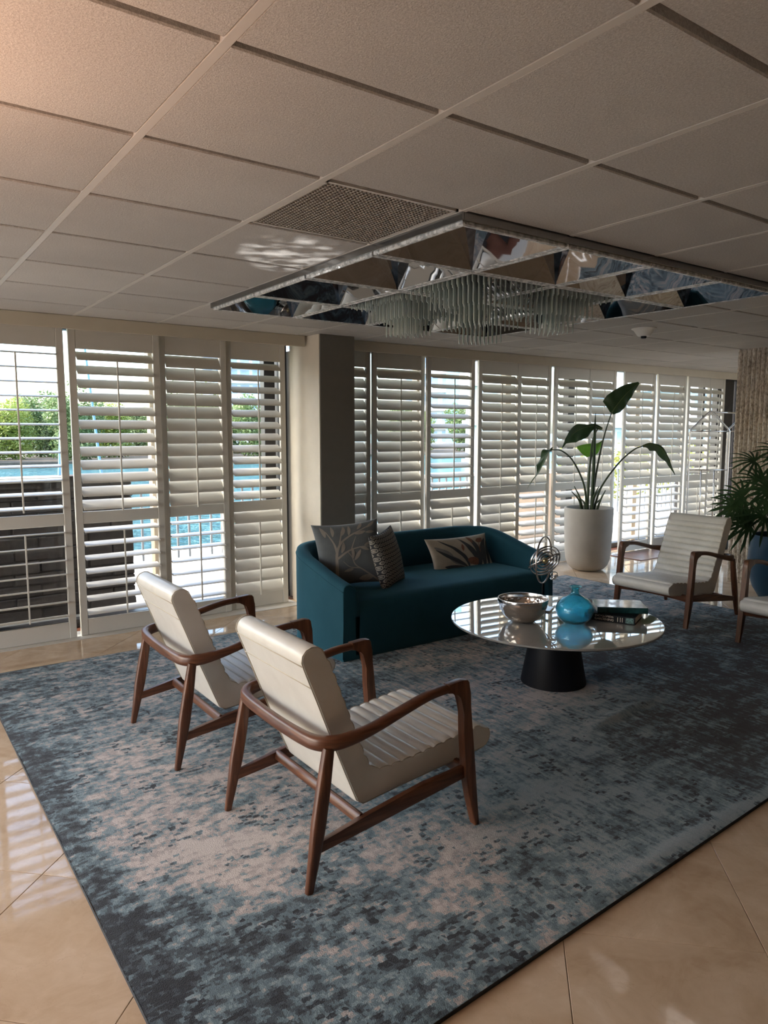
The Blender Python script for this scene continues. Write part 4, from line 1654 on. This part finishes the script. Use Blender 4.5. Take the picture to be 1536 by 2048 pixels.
obj('core_ball', bm, M['gold'], sc, (0.010, -0.006, CZ), smooth=True)

# books
def book(label, w, d, h, loc, rz, cover, spine, pages):
    t = thing('book', label, 'book', loc, (0, 0, rz), group='books on the coffee table')
    bm = bmesh.new()
    box(bm, -w / 2 + 0.004, w / 2 - 0.004, 0.006, d - 0.005, 0.004, h - 0.004)
    obj('page_block', bm, pages, t)
    bm = bmesh.new()
    box(bm, -w / 2, w / 2, 0.0, d, 0.0, 0.0038, 0.001)
    box(bm, -w / 2, w / 2, 0.0, d, h - 0.0038, h, 0.001)
    obj('cover', bm, cover, t)
    obj('spine', boxm(-w / 2, w / 2, -0.003, 0.004, 0.0, h, 0.002), spine, t)
    return t
rzb = math.atan2(-0.228, 0.100)
b1 = book('thick black gardening encyclopedia, lower of the two stacked books', 0.30, 0.225, 0.046, (2.970, 1.180, TZ), rzb, M['bookdark'], M['bookdark'], M['paper'])
def lettering(parent, text, size, x, z, mat, name='lettering'):
    cu = bpy.data.curves.new('text', 'FONT')
    cu.body = text
    cu.size = size
    cu.align_x = 'LEFT'
    cu.extrude = 0.0002
    o = bpy.data.objects.new(name, cu)
    COL.objects.link(o)
    dg = bpy.context.evaluated_depsgraph_get()
    me = bpy.data.meshes.new_from_object(o.evaluated_get(dg))
    bpy.data.objects.remove(o)
    me.materials.clear()
    me.materials.append(mat)
    return link(name, me, None, parent, (x, -0.0034, z), (PI / 2, 0, 0))
lettering(b1, 'ENCYCLOPEDIA', 0.0155, -0.090, 0.0285, M['letter'])
lettering(b1, 'OF', 0.0045, -0.042, 0.0235, M['letter'])
lettering(b1, 'GARDENING', 0.0200, -0.092, 0.0080, M['letter'])
for k, x in enumerate((0.046, 0.062, 0.074)):
    obj('spine_rule', boxm(x, x + 0.003, -0.0036, -0.003, 0.008, 0.036), M['letter'], b1)
M['photo'] = simple('spine_photo', (0.10, 0.20, 0.20), 0.4, var=0.8, vscale=110)
obj('spine_photo', boxm(0.094, 0.142, -0.0036, -0.003, 0.006, 0.040), M['photo'], b1)
rzb2 = math.atan2(-0.205, 0.222)
b2 = book('teal hardback with flower photograph cover, on top of the black encyclopedia', 0.305, 0.215, 0.036, (3.060, 1.155, TZ + 0.0462), rzb2, M['bookteal'], M['bookteal'], M['paper'])
obj('cover_photo', boxm(-0.150, 0.150, 0.004, 0.211, 0.0359, 0.0364), M['bookcover'], b2)
# pale flower on the cover photograph
bm = bmesh.new()
for k in range(6):
    a = k * PI / 3
    c = Vector((-0.035 + 0.022 * math.cos(a), 0.105 + 0.022 * math.sin(a), 0.0367 + 0.00012 * k))
    vs = [bm.verts.new(c + Vector((0.021 * math.cos(q) * math.cos(a) - 0.011 * math.sin(q) * math.sin(a), 0.021 * math.cos(q) * math.sin(a) + 0.011 * math.sin(q) * math.cos(a), 0))) for q in [2 * PI * i / 12 for i in range(12)]]
    bm.faces.new(vs)
M['petal'] = simple('printed_petal', (0.78, 0.66, 0.64), 0.2, var=0.15, vscale=40)
obj('cover_flower', bm, M['petal'], b2)

# ------------------------------------------------------------------ tall plant in white pot
pl = thing('potted_plant', 'bird of paradise plant with long arching leaves in tall white pot', 'plant', (6.03, 3.79, 0), (0, 0, VA))
bm = bmesh.new()
lathe(bm, [(0.0, 0.0), (0.14, 0.0), (0.185, 0.020), (0.225, 0.065), (0.248, 0.13), (0.258, 0.22), (0.268, 0.45), (0.274, 0.712), (0.272, 0.720), (0.252, 0.720), (0.249, 0.712), (0.246, 0.60), (0.0, 0.60)], 56)
obj('pot', bm, M['potwhite'], pl, smooth=True, angle=50)
bm = bmesh.new()
lathe(bm, [(0.0, 0.690), (0.10, 0.688), (0.2, 0.682), (0.2475, 0.675)], 32, cap=False)
obj('soil', bm, M['soil'], pl, smooth=True)
def petiole(pts, r0, r1, mat=None):
    P = smooth_path(pts, 8)
    bm = bmesh.new()
    sweep(bm, P, lerp_sizes([(r0, r0), ((r0 + r1) / 2, (r0 + r1) / 2), (r1, r1)], len(P)), seg=8, power=2)
    return obj('petiole', bm, mat or M['stem'], pl, smooth=True)
def leaf(mid, widL, widR, side, fold, mat, name='leaf', nseg=5):
    """blade along mid; widths as functions of s; side = direction of the right half; fold lifts both halves along the normal"""
    P = smooth_path(mid, 6)
    m = len(P)
    bm = bmesh.new()
    prev = None
    sd = Vector(side)
    for i, p in enumerate(P):
        tg = (P[min(i + 1, m - 1)] - P[max(i - 1, 0)]).normalized()
        s_ = (sd - tg * sd.dot(tg)).normalized()
        nr = tg.cross(s_)
        s = i / (m - 1)
        row = []
        for q in range(-nseg, nseg + 1):
            f = q / nseg
            w = widR(s) if f > 0 else widL(s)
            wav = 0.010 * math.sin(s * 21 + f * 3) * abs(f) * min(1, w / 0.05)
            row.append(bm.verts.new(p + s_ * (f * w) + nr * (fold * abs(f) * w + wav)))
        if prev:
            for k in range(2 * nseg):
                bm.faces.new((prev[k], prev[k + 1], row[k + 1], row[k]))
        prev = row
    o = obj(name, bm, mat, pl, smooth=True)
    bm = bmesh.new()
    sweep(bm, P, lerp_sizes([(0.006, 0.005), (0.003, 0.003), (0.001, 0.001)], m), seg=6, power=2)
    obj('midrib', bm, M['midrib'], o, smooth=True)
    return o
M['midrib'] = simple('leaf_midrib', (0.12, 0.16, 0.06), 0.5)
def lw(keys):
    def f(s):
        x = s * (len(keys) - 1)
        k = min(int(x), len(keys) - 2)
        t = x - k
        return keys[k] + (keys[k + 1] - keys[k]) * t
    return f
# upright leaf at the top
petiole([(0.03, 0.0, 0.68), (0.07, 0.0, 1.1), (0.14, 0.0, 1.5), (0.222, 0.0, 1.795)], 0.014, 0.006)
leaf([(0.222, 0.0, 1.79), (0.29, -0.01, 1.90), (0.39, -0.02, 2.02), (0.515, -0.01, 2.13)], lw([0.02, 0.145, 0.150, 0.125, 0.10, 0.06, 0.012]), lw([0.03, 0.085, 0.095, 0.085, 0.07, 0.045, 0.01]), (0.76, 0.0, -0.65), 0.25, M['leafdark'])
# left drooping leaf
petiole([(-0.01, 0.02, 0.68), (0.0, 0.02, 1.1), (0.02, 0.02, 1.45), (0.07, 0.02, 1.60), (0.105, 0.01, 1.625)], 0.013, 0.006)
leaf([(0.12, 0.0, 1.61), (0.03, -0.02, 1.645), (-0.10, -0.04, 1.625), (-0.22, -0.06, 1.56), (-0.30, -0.07, 1.47), (-0.345, -0.07, 1.40)],
     lw([0.01, 0.03, 0.11, 0.13, 0.10, 0.02, 0.006]), lw([0.02, 0.025, 0.03, 0.09, 0.09, 0.02, 0.006]), (-0.25, -0.45, 0.85), -0.2, M['leafdark'])
# bright young leaf behind
petiole([(0.0, 0.05, 0.68), (0.0, 0.06, 1.1), (0.06, 0.07, 1.38), (0.14, 0.08, 1.47)], 0.010, 0.005)
leaf([(0.16, 0.06, 1.49), (0.08, 0.06, 1.43), (-0.03, 0.06, 1.425), (-0.14, 0.06, 1.41)], lw([0.005, 0.05, 0.13, 0.15, 0.11, 0.02]), lw([0.005, 0.01, 0.02, 0.02, 0.015, 0.005]), (0.0, -0.25, 1.0), 0.15, M['leafbright'])
# spear leaf not yet unfurled
bm = bmesh.new()
P = smooth_path([(0.03, -0.02, 0.68), (0.035, -0.02, 1.1), (0.035, -0.02, 1.5), (0.035, -0.02, 1.79)], 6)
sweep(bm, P, lerp_sizes([(0.022, 0.022), (0.02, 0.02), (0.017, 0.017), (0.015, 0.015), (0.003, 0.003)], len(P)), seg=10, power=2)
obj('spear_leaf', bm, M['leafdark'], pl, smooth=True)
# arching leaf to the left
petiole([(-0.03, -0.03, 0.68), (-0.08, -0.06, 0.98), (-0.23, -0.14, 1.25), (-0.38, -0.22, 1.37), (-0.50, -0.28, 1.385)], 0.013, 0.006)
leaf([(-0.50, -0.28, 1.385), (-0.545, -0.30, 1.36), (-0.60, -0.32, 1.25), (-0.655, -0.34, 1.14), (-0.72, -0.36, 1.06), (-0.785, -0.38, 0.965)],
     lw([0.03, 0.07, 0.06, 0.05, 0.012, 0.008, 0.004]), lw([0.05, 0.06, 0.03, 0.012, 0.010, 0.008, 0.004]), (0.55, -0.6, 0.4), 0.5, M['leafdark'])
# arching leaf to the right
petiole([(0.05, -0.02, 0.68), (0.12, -0.04, 0.95), (0.29, -0.08, 1.22), (0.44, -0.12, 1.375), (0.545, -0.14, 1.425)], 0.013, 0.006)
leaf([(0.54, -0.14, 1.425), (0.63, -0.16, 1.44), (0.73, -0.18, 1.40), (0.80, -0.19, 1.29), (0.84, -0.20, 1.20), (0.885, -0.21, 1.105)],
     lw([0.03, 0.10, 0.09, 0.09, 0.05, 0.02, 0.004]), lw([0.01, 0.02, 0.02, 0.02, 0.015, 0.01, 0.004]), (0.25, -0.5, 0.6), -0.25, M['leafdark'])
for k in range(9):
    a = k * 0.7
    r = 0.05 + 0.02 * (k % 3)
    hgt = 0.16 + 0.16 * ((k * 37) % 10) / 10
    lean = 0.10 + 0.05 * (k % 2)
    petiole([(r * math.cos(a), r * math.sin(a), 0.67), (r * math.cos(a) * 1.5, r * math.sin(a) * 1.5, 0.67 + hgt * 0.55), (math.cos(a) * (r + lean), math.sin(a) * (r + lean), 0.67 + hgt)], 0.016, 0.005)

# ------------------------------------------------------------------ palm in blue pot
pp = thing('potted_palm', 'lady palm with fan leaves in large blue planter before the stone wall', 'plant', (6.30, 1.74, 0))
bm = bmesh.new()
lathe(bm, [(0.0, 0.0), (0.14, 0.0), (0.19, 0.02), (0.245, 0.11), (0.285, 0.24), (0.298, 0.38), (0.292, 0.50), (0.276, 0.60), (0.268, 0.617), (0.252, 0.615), (0.25, 0.58), (0.25, 0.5), (0.0, 0.5)], 48)
obj('pot', bm, M['potblue'], pp, smooth=True, angle=50)
bm = bmesh.new()
lathe(bm, [(0.0, 0.580), (0.1, 0.578), (0.249, 0.572)], 24, cap=False)
obj('soil', bm, M['soil'], pp, smooth=True)
rnd = random.Random(5)
def fan(base, tip, nleaf, length, face, rot):
    base, tip, face = Vector(base), Vector(tip), Vector(face).normalized()
    P = smooth_path([base, base * 0.45 + tip * 0.55 + Vector((0, 0, 0.10)), tip], 6)
    bm = bmesh.new()
    sweep(bm, P, lerp_sizes([(0.006, 0.006), (0.004, 0.004), (0.003, 0.003)], len(P)), seg=6, power=2)
    obj('palm_stem', bm, M['stem'], pp, smooth=True)
    out = (tip - base)
    out.z *= 0.3
    out.normalize()
    ax = out - face * out.dot(face)
    ax.normalize()
    bx = face.cross(ax)
    bm = bmesh.new()
    for k in range(nleaf):
        a = rot + (k / (nleaf - 1) - 0.5) * 4.0
        d = ax * math.cos(a) + bx * math.sin(a)
        l = length * (0.75 + 0.25 * math.cos(a * 0.6)) * rnd.uniform(0.88, 1.08)
        sd = d.cross(face).normalized()
        prev = None
        ns = 7
        for q in range(ns + 1):
            s = q / ns
            p = tip + d * (l * s) + Vector((0, 0, -0.22 * l * s * s)) + face * (0.05 * l * math.sin(s * 3))
            w = 0.0115 * (min(1, s * 4 + 0.25)) * (1 - max(0, (s - 0.72) / 0.28) ** 2 * 0.95)
            row = [bm.verts.new(p - sd * w), bm.verts.new(p - face * w * 0.35), bm.verts.new(p + sd * w)]
            if prev:
                bm.faces.new((prev[0], prev[1], row[1], row[0]))
                bm.faces.new((prev[1], prev[2], row[2], row[1]))
            prev = row
    obj('palm_fan', bm, M['palmleaf'], pp, smooth=True)
fans = [((-0.20, 0.30, 0.98), (-0.6, -0.5, 0.6), 0.0), ((-0.10, 0.12, 1.05), (-0.7, -0.6, 0.4), 0.4), ((-0.22, 0.08, 0.80), (-0.6, -0.7, 0.5), 0.2), ((0.0, 0.26, 1.12), (-0.5, -0.5, 0.8), -0.3),
        ((-0.12, -0.10, 0.98), (-0.7, -0.5, 0.5), 0.1), ((0.0, -0.2, 1.18), (-0.6, -0.5, 0.7), 0.3), ((-0.05, 0.02, 1.32), (-0.5, -0.4, 0.9), 0.0), ((-0.26, 0.22, 0.76), (-0.6, -0.6, 0.3), -0.4),
        ((0.08, 0.12, 1.40), (-0.4, -0.5, 0.8), 0.5), ((-0.2, -0.22, 0.82), (-0.7, -0.6, 0.4), 0.2), ((0.1, -0.1, 1.0), (-0.6, -0.6, 0.5), 0.0), ((-0.15, 0.34, 0.86), (-0.7, -0.3, 0.6), 0.3),
        ((0.02, -0.34, 1.0), (-0.6, -0.6, 0.6), 0.0), ((-0.1, -0.02, 0.88), (-0.7, -0.6, 0.3), -0.2),
        ((-0.30, 0.32, 0.88), (-0.5, -0.6, 0.7), 0.2), ((-0.22, 0.02, 1.02), (-0.6, -0.6, 0.6), -0.2), ((-0.16, 0.24, 0.70), (-0.7, -0.6, 0.1), 0.1), ((-0.02, 0.30, 1.30), (-0.4, -0.5, 0.9), 0.6)]
for tip, face, rot in fans:
    fan((rnd.uniform(-0.07, 0.07), rnd.uniform(-0.07, 0.07), 0.57), tip, 12, 0.27, face, rot)

# ------------------------------------------------------------------ luggage cart
fwd = Vector((0.583, 0.812, 0))
rgt = Vector((0.812, -0.583, 0))
hc1 = Vector((8.42, 3.76, 0))
hc2 = hc1 + rgt * 0.76 + fwd * 0.56
lc = thing('luggage_cart', 'polished metal birdcage luggage cart with arched hoops beside the stone wall', 'luggage cart')
HW = 0.262
def hoop(c):
    bm = bmesh.new()
    key = [(-HW, 0.20), (-HW, 0.9), (-HW, 1.50), (-HW + 0.015, 1.605), (-HW + 0.07, 1.665), (-0.03, 1.825), (0.03, 1.825), (HW - 0.07, 1.665), (HW - 0.015, 1.605), (HW, 1.50), (HW, 0.9), (HW, 0.20)]
    P = smooth_path([c + rgt * a + Vector((0, 0, z)) for a, z in key], 6)
    sweep(bm, P, (0.0125, 0.0125), seg=10, power=2)
    h_ = obj('hoop', bm, M['nickel'], lc, smooth=True)
    for z in (1.585, 1.075):
        bm = bmesh.new()
        sweep(bm, [c + rgt * (-HW) + Vector((0, 0, z)), c + rgt * HW + Vector((0, 0, z))], (0.009, 0.009), seg=8, power=2)
        obj('crossbar', bm, M['nickel'], h_, smooth=True)
    for a in (-0.09, 0.085):
        bm = bmesh.new()
        sweep(bm, [c + rgt * a + Vector((0, 0, 0.22)), c + rgt * a + Vector((0, 0, 1.075))], (0.008, 0.008), seg=8, power=2)
        obj('upright_bar', bm, M['nickel'], h_, smooth=True)
hoop(hc1)
hoop(hc2)
bm = bmesh.new()
sweep(bm, [hc1 + Vector((0, 0, 1.835)), hc2 + Vector((0, 0, 1.835))], (0.012, 0.012), seg=10, power=2)
obj('hanging_rail', bm, M['nickel'], lc, smooth=True)
bm = bmesh.new()
q = [hc1 - rgt * 0.28 - fwd * 0.04, hc1 + rgt * 0.28 - fwd * 0.04, hc2 + rgt * 0.28 + fwd * 0.04, hc2 - rgt * 0.28 + fwd * 0.04]
A = [bm.verts.new(p + Vector((0, 0, 0.16))) for p in q]
B = [bm.verts.new(p + Vector((0, 0, 0.21))) for p in q]
bm.faces.new(A)
bm.faces.new(list(reversed(B)))
for i in range(4):
    bm.faces.new((A[i], A[(i + 1) % 4], B[(i + 1) % 4], B[i]))
obj('deck', bm, M['carpetdeck'], lc)
for p in q:
    c = p * 0.88 + (hc1 + hc2) * 0.06
    bm = bmesh.new()
    lathe(bm, [(0.0, -0.018), (0.07, -0.018), (0.08, -0.008), (0.08, 0.008), (0.07, 0.018), (0.0, 0.018)], 20)
    obj('wheel', bm, M['rubber'], lc, (c.x, c.y, 0.082), (PI / 2, 0, 0.6), smooth=True, angle=40)

# ------------------------------------------------------------------ outside
terrace = struct(obj('terrace', boxm(-40, 40, 4.76, 7.4, -0.40, -0.03), M['terrace']))
bm = bmesh.new()
box(bm, -40, -3.5, -30, 4.76, -0.40, -0.03)
box(bm, -3.5, 40, -30, YB - 0.25, -0.40, -0.03)
struct(obj('terrace_side', bm, M['terrace']))
struct(obj('water', boxm(-300, 500, 7.4, 420, -1.30, -0.95), M['water']))
struct(obj('roof', boxm(-6.4, 11.0, -8.0, 4.76, H + 0.56, H + 0.75), M['plaster']))  # left overhang lengthened, unseen, to keep sun out of the side opening

# dark stone wall standing outside the left windows
sw = thing('stone_wall', 'low dark stone block wall standing outside the left shutters', 'wall')
rs = random.Random(3)
blk = []
for v in range(4):
    bm = boxm(-0.195, 0.195, -0.10, 0.10, -0.049, 0.049, 0.008)
    for vt in bm.verts:
        vt.co += Vector((rs.uniform(-1, 1), rs.uniform(-1, 1), rs.uniform(-1, 1))) * 0.006
    me = mesh_of(bm)
    me.materials.append(M['block'])
    blk.append(me)
halfb = boxm(-0.095, 0.095, -0.10, 0.10, -0.049, 0.049, 0.008)
half_me = mesh_of(halfb)
half_me.materials.append(M['block'])
for r in range(12):
    z = 0.022 + 0.103 * r
    off = 0.2 if r % 2 else 0.0
    x1 = 1.28
    x = x1 - 0.195
    if r % 2:
        link('stone_block', half_me, None, sw, (x1 - 0.095, 5.25, z), (0, 0, 0))
        x = x1 - 0.19 - 0.01 - 0.195
    lim = -1.9 if r < 11 else 0.75
    while x > lim:
        link('stone_block', blk[rs.randrange(4)], None, sw, (x, 5.25 + rs.uniform(-0.012, 0.012), z), (0, 0, 0))
        x -= 0.40
obj('mortar_core', boxm(-2.0, 1.26, 5.17, 5.33, -0.03, 1.15), M['block'], sw)
obj('cap_slab', boxm(-2.1, 0.72, 5.12, 5.38, 1.155, 1.20, 0.006), M['terrace'], sw)

# railing at the terrace edge
rl = thing('terrace_railing', 'white metal balustrade along the water edge outside the windows', 'railing', (0, 6.7, -0.03))
obj('top_rail', boxm(-6, 16, -0.03, 0.03, 0.93, 0.98, 0.006), M['whitepaint'], rl)
obj('bottom_rail', boxm(-6, 16, -0.02, 0.02, 0.10, 0.14, 0.004), M['whitepaint'], rl)
bal = mesh_of(boxm(-0.011, 0.011, -0.011, 0.011, 0.13, 0.935))
bal.materials.append(simple('baluster_backlit_grey', (0.20, 0.21, 0.22), 0.5))  # white balusters darkened: their backlit shade is put into the colour
for k in range(160):
    link('baluster', bal, None, rl, (-6 + 0.1375 * k, 0, 0))
# dock beyond
dk = thing('wooden_dock', 'pale timber dock on the water beyond the white balustrade', 'dock', (0, 0, 0))
dm = mesh_of(boxm(-0.095, 0.095, -0.6, 0.6, -0.03, 0.03, 0.005))
dm.materials.append(M['dock'])
for k in range(60):
    link('dock_plank', dm, None, dk, (-4 + 0.2 * k, 10.6, -0.52))
bm = bmesh.new()
box(bm, -4.1, 8.0, 10.05, 10.15, -0.75, -0.55)
box(bm, -4.1, 8.0, 11.05, 11.15, -0.75, -0.55)
obj('dock_beam', bm, M['dock'], dk)
for k in range(6):
    bm = bmesh.new()
    lathe(bm, [(0.0, -1.25), (0.09, -1.25), (0.09, -0.58), (0.0, -0.58)], 12)
    obj('dock_pile', bm, M['dock'], dk, (-3.8 + 2.3 * k, 10.1, 0), smooth=True, angle=40)
# blue mooring poles
for k, (x0, y0, x1, z1, lb) in enumerate(((2.05, 12.6, 2.35, 3.1, 'blue mooring pole seen between the first two shutter panels'),
                                          (3.25, 13.2, 2.75, 4.6, 'leaning blue mast seen through the second shutter panel'))):
    bm = bmesh.new()
    sweep(bm, [(x0, y0, -1.2), ((x0 + x1) / 2, y0, z1 / 2 - 0.6), (x1, y0, z1)], [(0.03, 0.03), (0.025, 0.025), (0.015, 0.015)], seg=10, power=2)
    tag(obj('mooring_pole', bm, M['pole'], smooth=True, angle=40), lb, 'pole', 'blue mooring poles')

# mangrove shore
struct(obj('shore', boxm(-40, 160, 58, 110, -1.3, -0.75), M['trunk']))
def leaf_cloud(bm, n, cx, cy, cz, rx, ry, rz, size, rn, flat=0.0):
    for _ in range(n):
        while True:
            p = Vector((rn.uniform(-1, 1), rn.uniform(-1, 1), rn.uniform(-1, 1)))
            if p.length <= 1 and p.length > 0.35:
                break
        c = Vector((cx + p.x * rx, cy + p.y * ry, cz + p.z * rz))
        a = Vector((rn.uniform(-1, 1), rn.uniform(-1, 1), rn.uniform(-0.6, 0.6))).normalized()
        b = a.cross(Vector((rn.uniform(-1, 1), rn.uniform(-1, 1), rn.uniform(-1, 1)))).normalized()
        s = size * rn.uniform(0.6, 1.3)
        vs = [bm.verts.new(c + a * s), bm.verts.new(c + b * s * 0.5), bm.verts.new(c - a * s), bm.verts.new(c - b * s * 0.5)]
        bm.faces.new(vs)
rn = random.Random(11)
tree_labels = {}
def mangrove(x, y, h, w, mat, lb, tall=False):
    t = thing('mangrove_tree', lb, 'tree', (x, y, -0.8), group='mangroves on the far shore')
    bm = bmesh.new()
    nb = 6
    for k in range(nb):
        a = k * 2 * PI / nb + rn.random()
        r = w * 0.55
        cz = h * rn.uniform(0.35, 0.78)
        leaf_cloud(bm, 1000, r * math.cos(a), r * math.sin(a) * 0.7, cz, w * 0.55, w * 0.45, h * 0.30, 0.14, rn)
    leaf_cloud(bm, 1300, 0, -w * 0.3, h * 0.28, w * 0.9, w * 0.5, h * 0.26, 0.14, rn)
    if tall:
        leaf_cloud(bm, 220, rn.uniform(-w, w) * 0.3, 0, h * 1.08, w * 0.4, w * 0.3, h * 0.18, 0.12, rn)
    leaf_cloud(bm, 700, 0, -w * 0.4, h * 0.12, w * 1.0, w * 0.4, h * 0.13, 0.14, rn)
    c = obj('crown', bm, mat, t)
    c['kind'] = 'stuff'
    bm = bmesh.new()
    for k in range(7):
        a = k * 0.9
        sweep(bm, [(w * 0.5 * math.cos(a), w * 0.4 * math.sin(a), 0), (w * 0.2 * math.cos(a), w * 0.15 * math.sin(a), h * 0.3), (0.2 * math.cos(a), 0.2 * math.sin(a), h * 0.7)], (0.09, 0.09), seg=5, power=2)
    obj('trunk', bm, M['trunk'], t)
tl = ['leftmost mangrove beyond the water in the first shutter panel', 'bushy mangrove behind the louvers of the first panel', 'yellow-green mangrove in the first shutter panel',
      'mangrove behind the bright slit at left', 'yellow-green mangrove at left of second shutter panel', 'dense mangrove mid second shutter panel', 'taller mangrove at right of second shutter panel',
      'mangrove behind the post of the second panel', 'mangrove hidden mostly by closed third panel', 'mangrove at the left of the panel beside the column',
      'yellow-green mangrove below the blue tower', 'mangrove right of the blue tower base']
xs = [5.5, 8.2, 10.8, 13.4, 16.0, 18.8, 21.6, 24.2, 26.8, 29.4, 32.2, 35.0]
for k, x in enumerate(xs):
    yy_ = 61 + (k % 3) * 4.3
    mangrove(CAMLOC.x + (x - CAMLOC.x) * (yy_ - CAMLOC.y) / (61 - CAMLOC.y), yy_, 5.1 + 0.7 * ((k * 7) % 5) / 4, 2.3, M['mangrove2'] if k % 3 == 1 else M['mangrove'], tl[k], k in (0, 3, 6, 7))
for k, x in enumerate((48.5, 52.5, 56.5)):
    mangrove(x, 62 + 4.3 * (k % 2), 5.4, 2.6, M['mangrove2'] if k == 1 else M['mangrove'],
             ['mangrove at left of the open panel right of the column', 'yellow-green mangrove in the open panel right of the column', 'mangrove at right of the open panel right of the column'][k])
# hedge outside the right-hand panels
hg = thing('clipped_hedge', 'sunlit yellow-green hedge outside the lower right shutters', 'hedge', (0, 0, 0))
bm = bmesh.new()
for k in range(22):
    leaf_cloud(bm, 150, 11.5 + k * 0.55, 8.6 + 0.12 * k, 0.65, 0.5, 0.5, 0.7, 0.075, rn)
c = obj('foliage', bm, M['hedge'], hg)
c['kind'] = 'stuff'
struct(obj('garden_bed', boxm(10, 30, 7.4, 14, -0.5, -0.05), M['terrace']))
# peach garden wall outside
tag(obj('garden_wall', boxm(7.0, 9.0, 6.0, 6.2, -0.03, 0.95, 0.01), M['peach']), 'sunlit peach stucco wall seen through lower louvers behind the tall plant', 'wall')

# towers
def tower(name, lb, loc, w, d, nf, fh, rot, glass, body, ncol, strip=None):
    t = thing(name, lb, 'building', loc, (0, 0, rot))
    obj('tower_body', boxm(-w / 2, w / 2, 0, d, 0, nf * fh), body, t)
    wm = w / ncol
    gm = mesh_of(boxm(-wm * 0.36, wm * 0.36, -0.12, 0.02, 0.9, fh - 0.5))
    gm.materials.append(glass)
    for f in range(nf):
        obj('floor_slab', boxm(-w / 2 - 0.3, w / 2 + 0.3, -0.9, 0.0, f * fh - 0.15, f * fh + 0.25), body, t)
        for k in range(ncol):
            link('tower_window', gm, None, t, (-w / 2 + wm * (k + 0.5), 0, f * fh))
    if strip:
        obj('corner_strip', boxm(w / 2 - 2.0, w / 2 + 0.1, -1.1, 0.0, 0, nf * fh), strip, t)
tower('apartment_tower', 'distant blue-glazed apartment tower seen through the panel beside the column', (66.5, 137.0, -1), 22, 14, 12, 3.1, -0.44, M['towerglass'], M['tower'], 9)
tower('apartment_tower', 'distant white apartment tower with cyan strip right of the column', (76.0, 92.0, -1), 9, 10, 10, 3.0, -0.70, M['towerglass'], M['tower'], 3, M['cyan'])
tower('white_building', 'white building seen at right of the open panel beyond the sofa', (41.2, 42.9, -1), 2.6, 6, 5, 3.2, -0.74, M['tower'], M['whitepaint'], 1)
tower('low_building', 'pale building with dark windows beyond the shutters at right', (54.5, 33.5, -1), 14, 8, 6, 3.0, -1.0, M['towerglass'], M['tower'], 7)

# ------------------------------------------------------------------ room uplight (outside the picture) and added bounce spot
def lamp(kind, name, loc, energy, color, size=0.1, rot=None, **kw):
    l = bpy.data.lights.new(name, kind)
    l.energy = energy
    l.color = color
    if kind in ('POINT', 'SPOT'):
        l.shadow_soft_size = size
    else:
        l.size = size
    for k, v in kw.items():
        setattr(l, k, v)
    o = bpy.data.objects.new(name, l)
    COL.objects.link(o)
    o.location = loc
    if rot:
        o.rotation_euler = rot
    return o
lamp('SPOT', 'uplight_bulb', (-1.25, 0.30, 1.55), 75, (1.0, 0.58, 0.38), 0.10, (PI, 0, 0), spot_size=math.radians(150), spot_blend=0.9)

# added, unseen spot standing in for sun bounced off the floor, noise for ripples
gl_o = lamp('SPOT', 'added_bounce_spot', (2.15, 4.14, 0.03), 800, (1.0, 0.98, 0.94), 0.01,
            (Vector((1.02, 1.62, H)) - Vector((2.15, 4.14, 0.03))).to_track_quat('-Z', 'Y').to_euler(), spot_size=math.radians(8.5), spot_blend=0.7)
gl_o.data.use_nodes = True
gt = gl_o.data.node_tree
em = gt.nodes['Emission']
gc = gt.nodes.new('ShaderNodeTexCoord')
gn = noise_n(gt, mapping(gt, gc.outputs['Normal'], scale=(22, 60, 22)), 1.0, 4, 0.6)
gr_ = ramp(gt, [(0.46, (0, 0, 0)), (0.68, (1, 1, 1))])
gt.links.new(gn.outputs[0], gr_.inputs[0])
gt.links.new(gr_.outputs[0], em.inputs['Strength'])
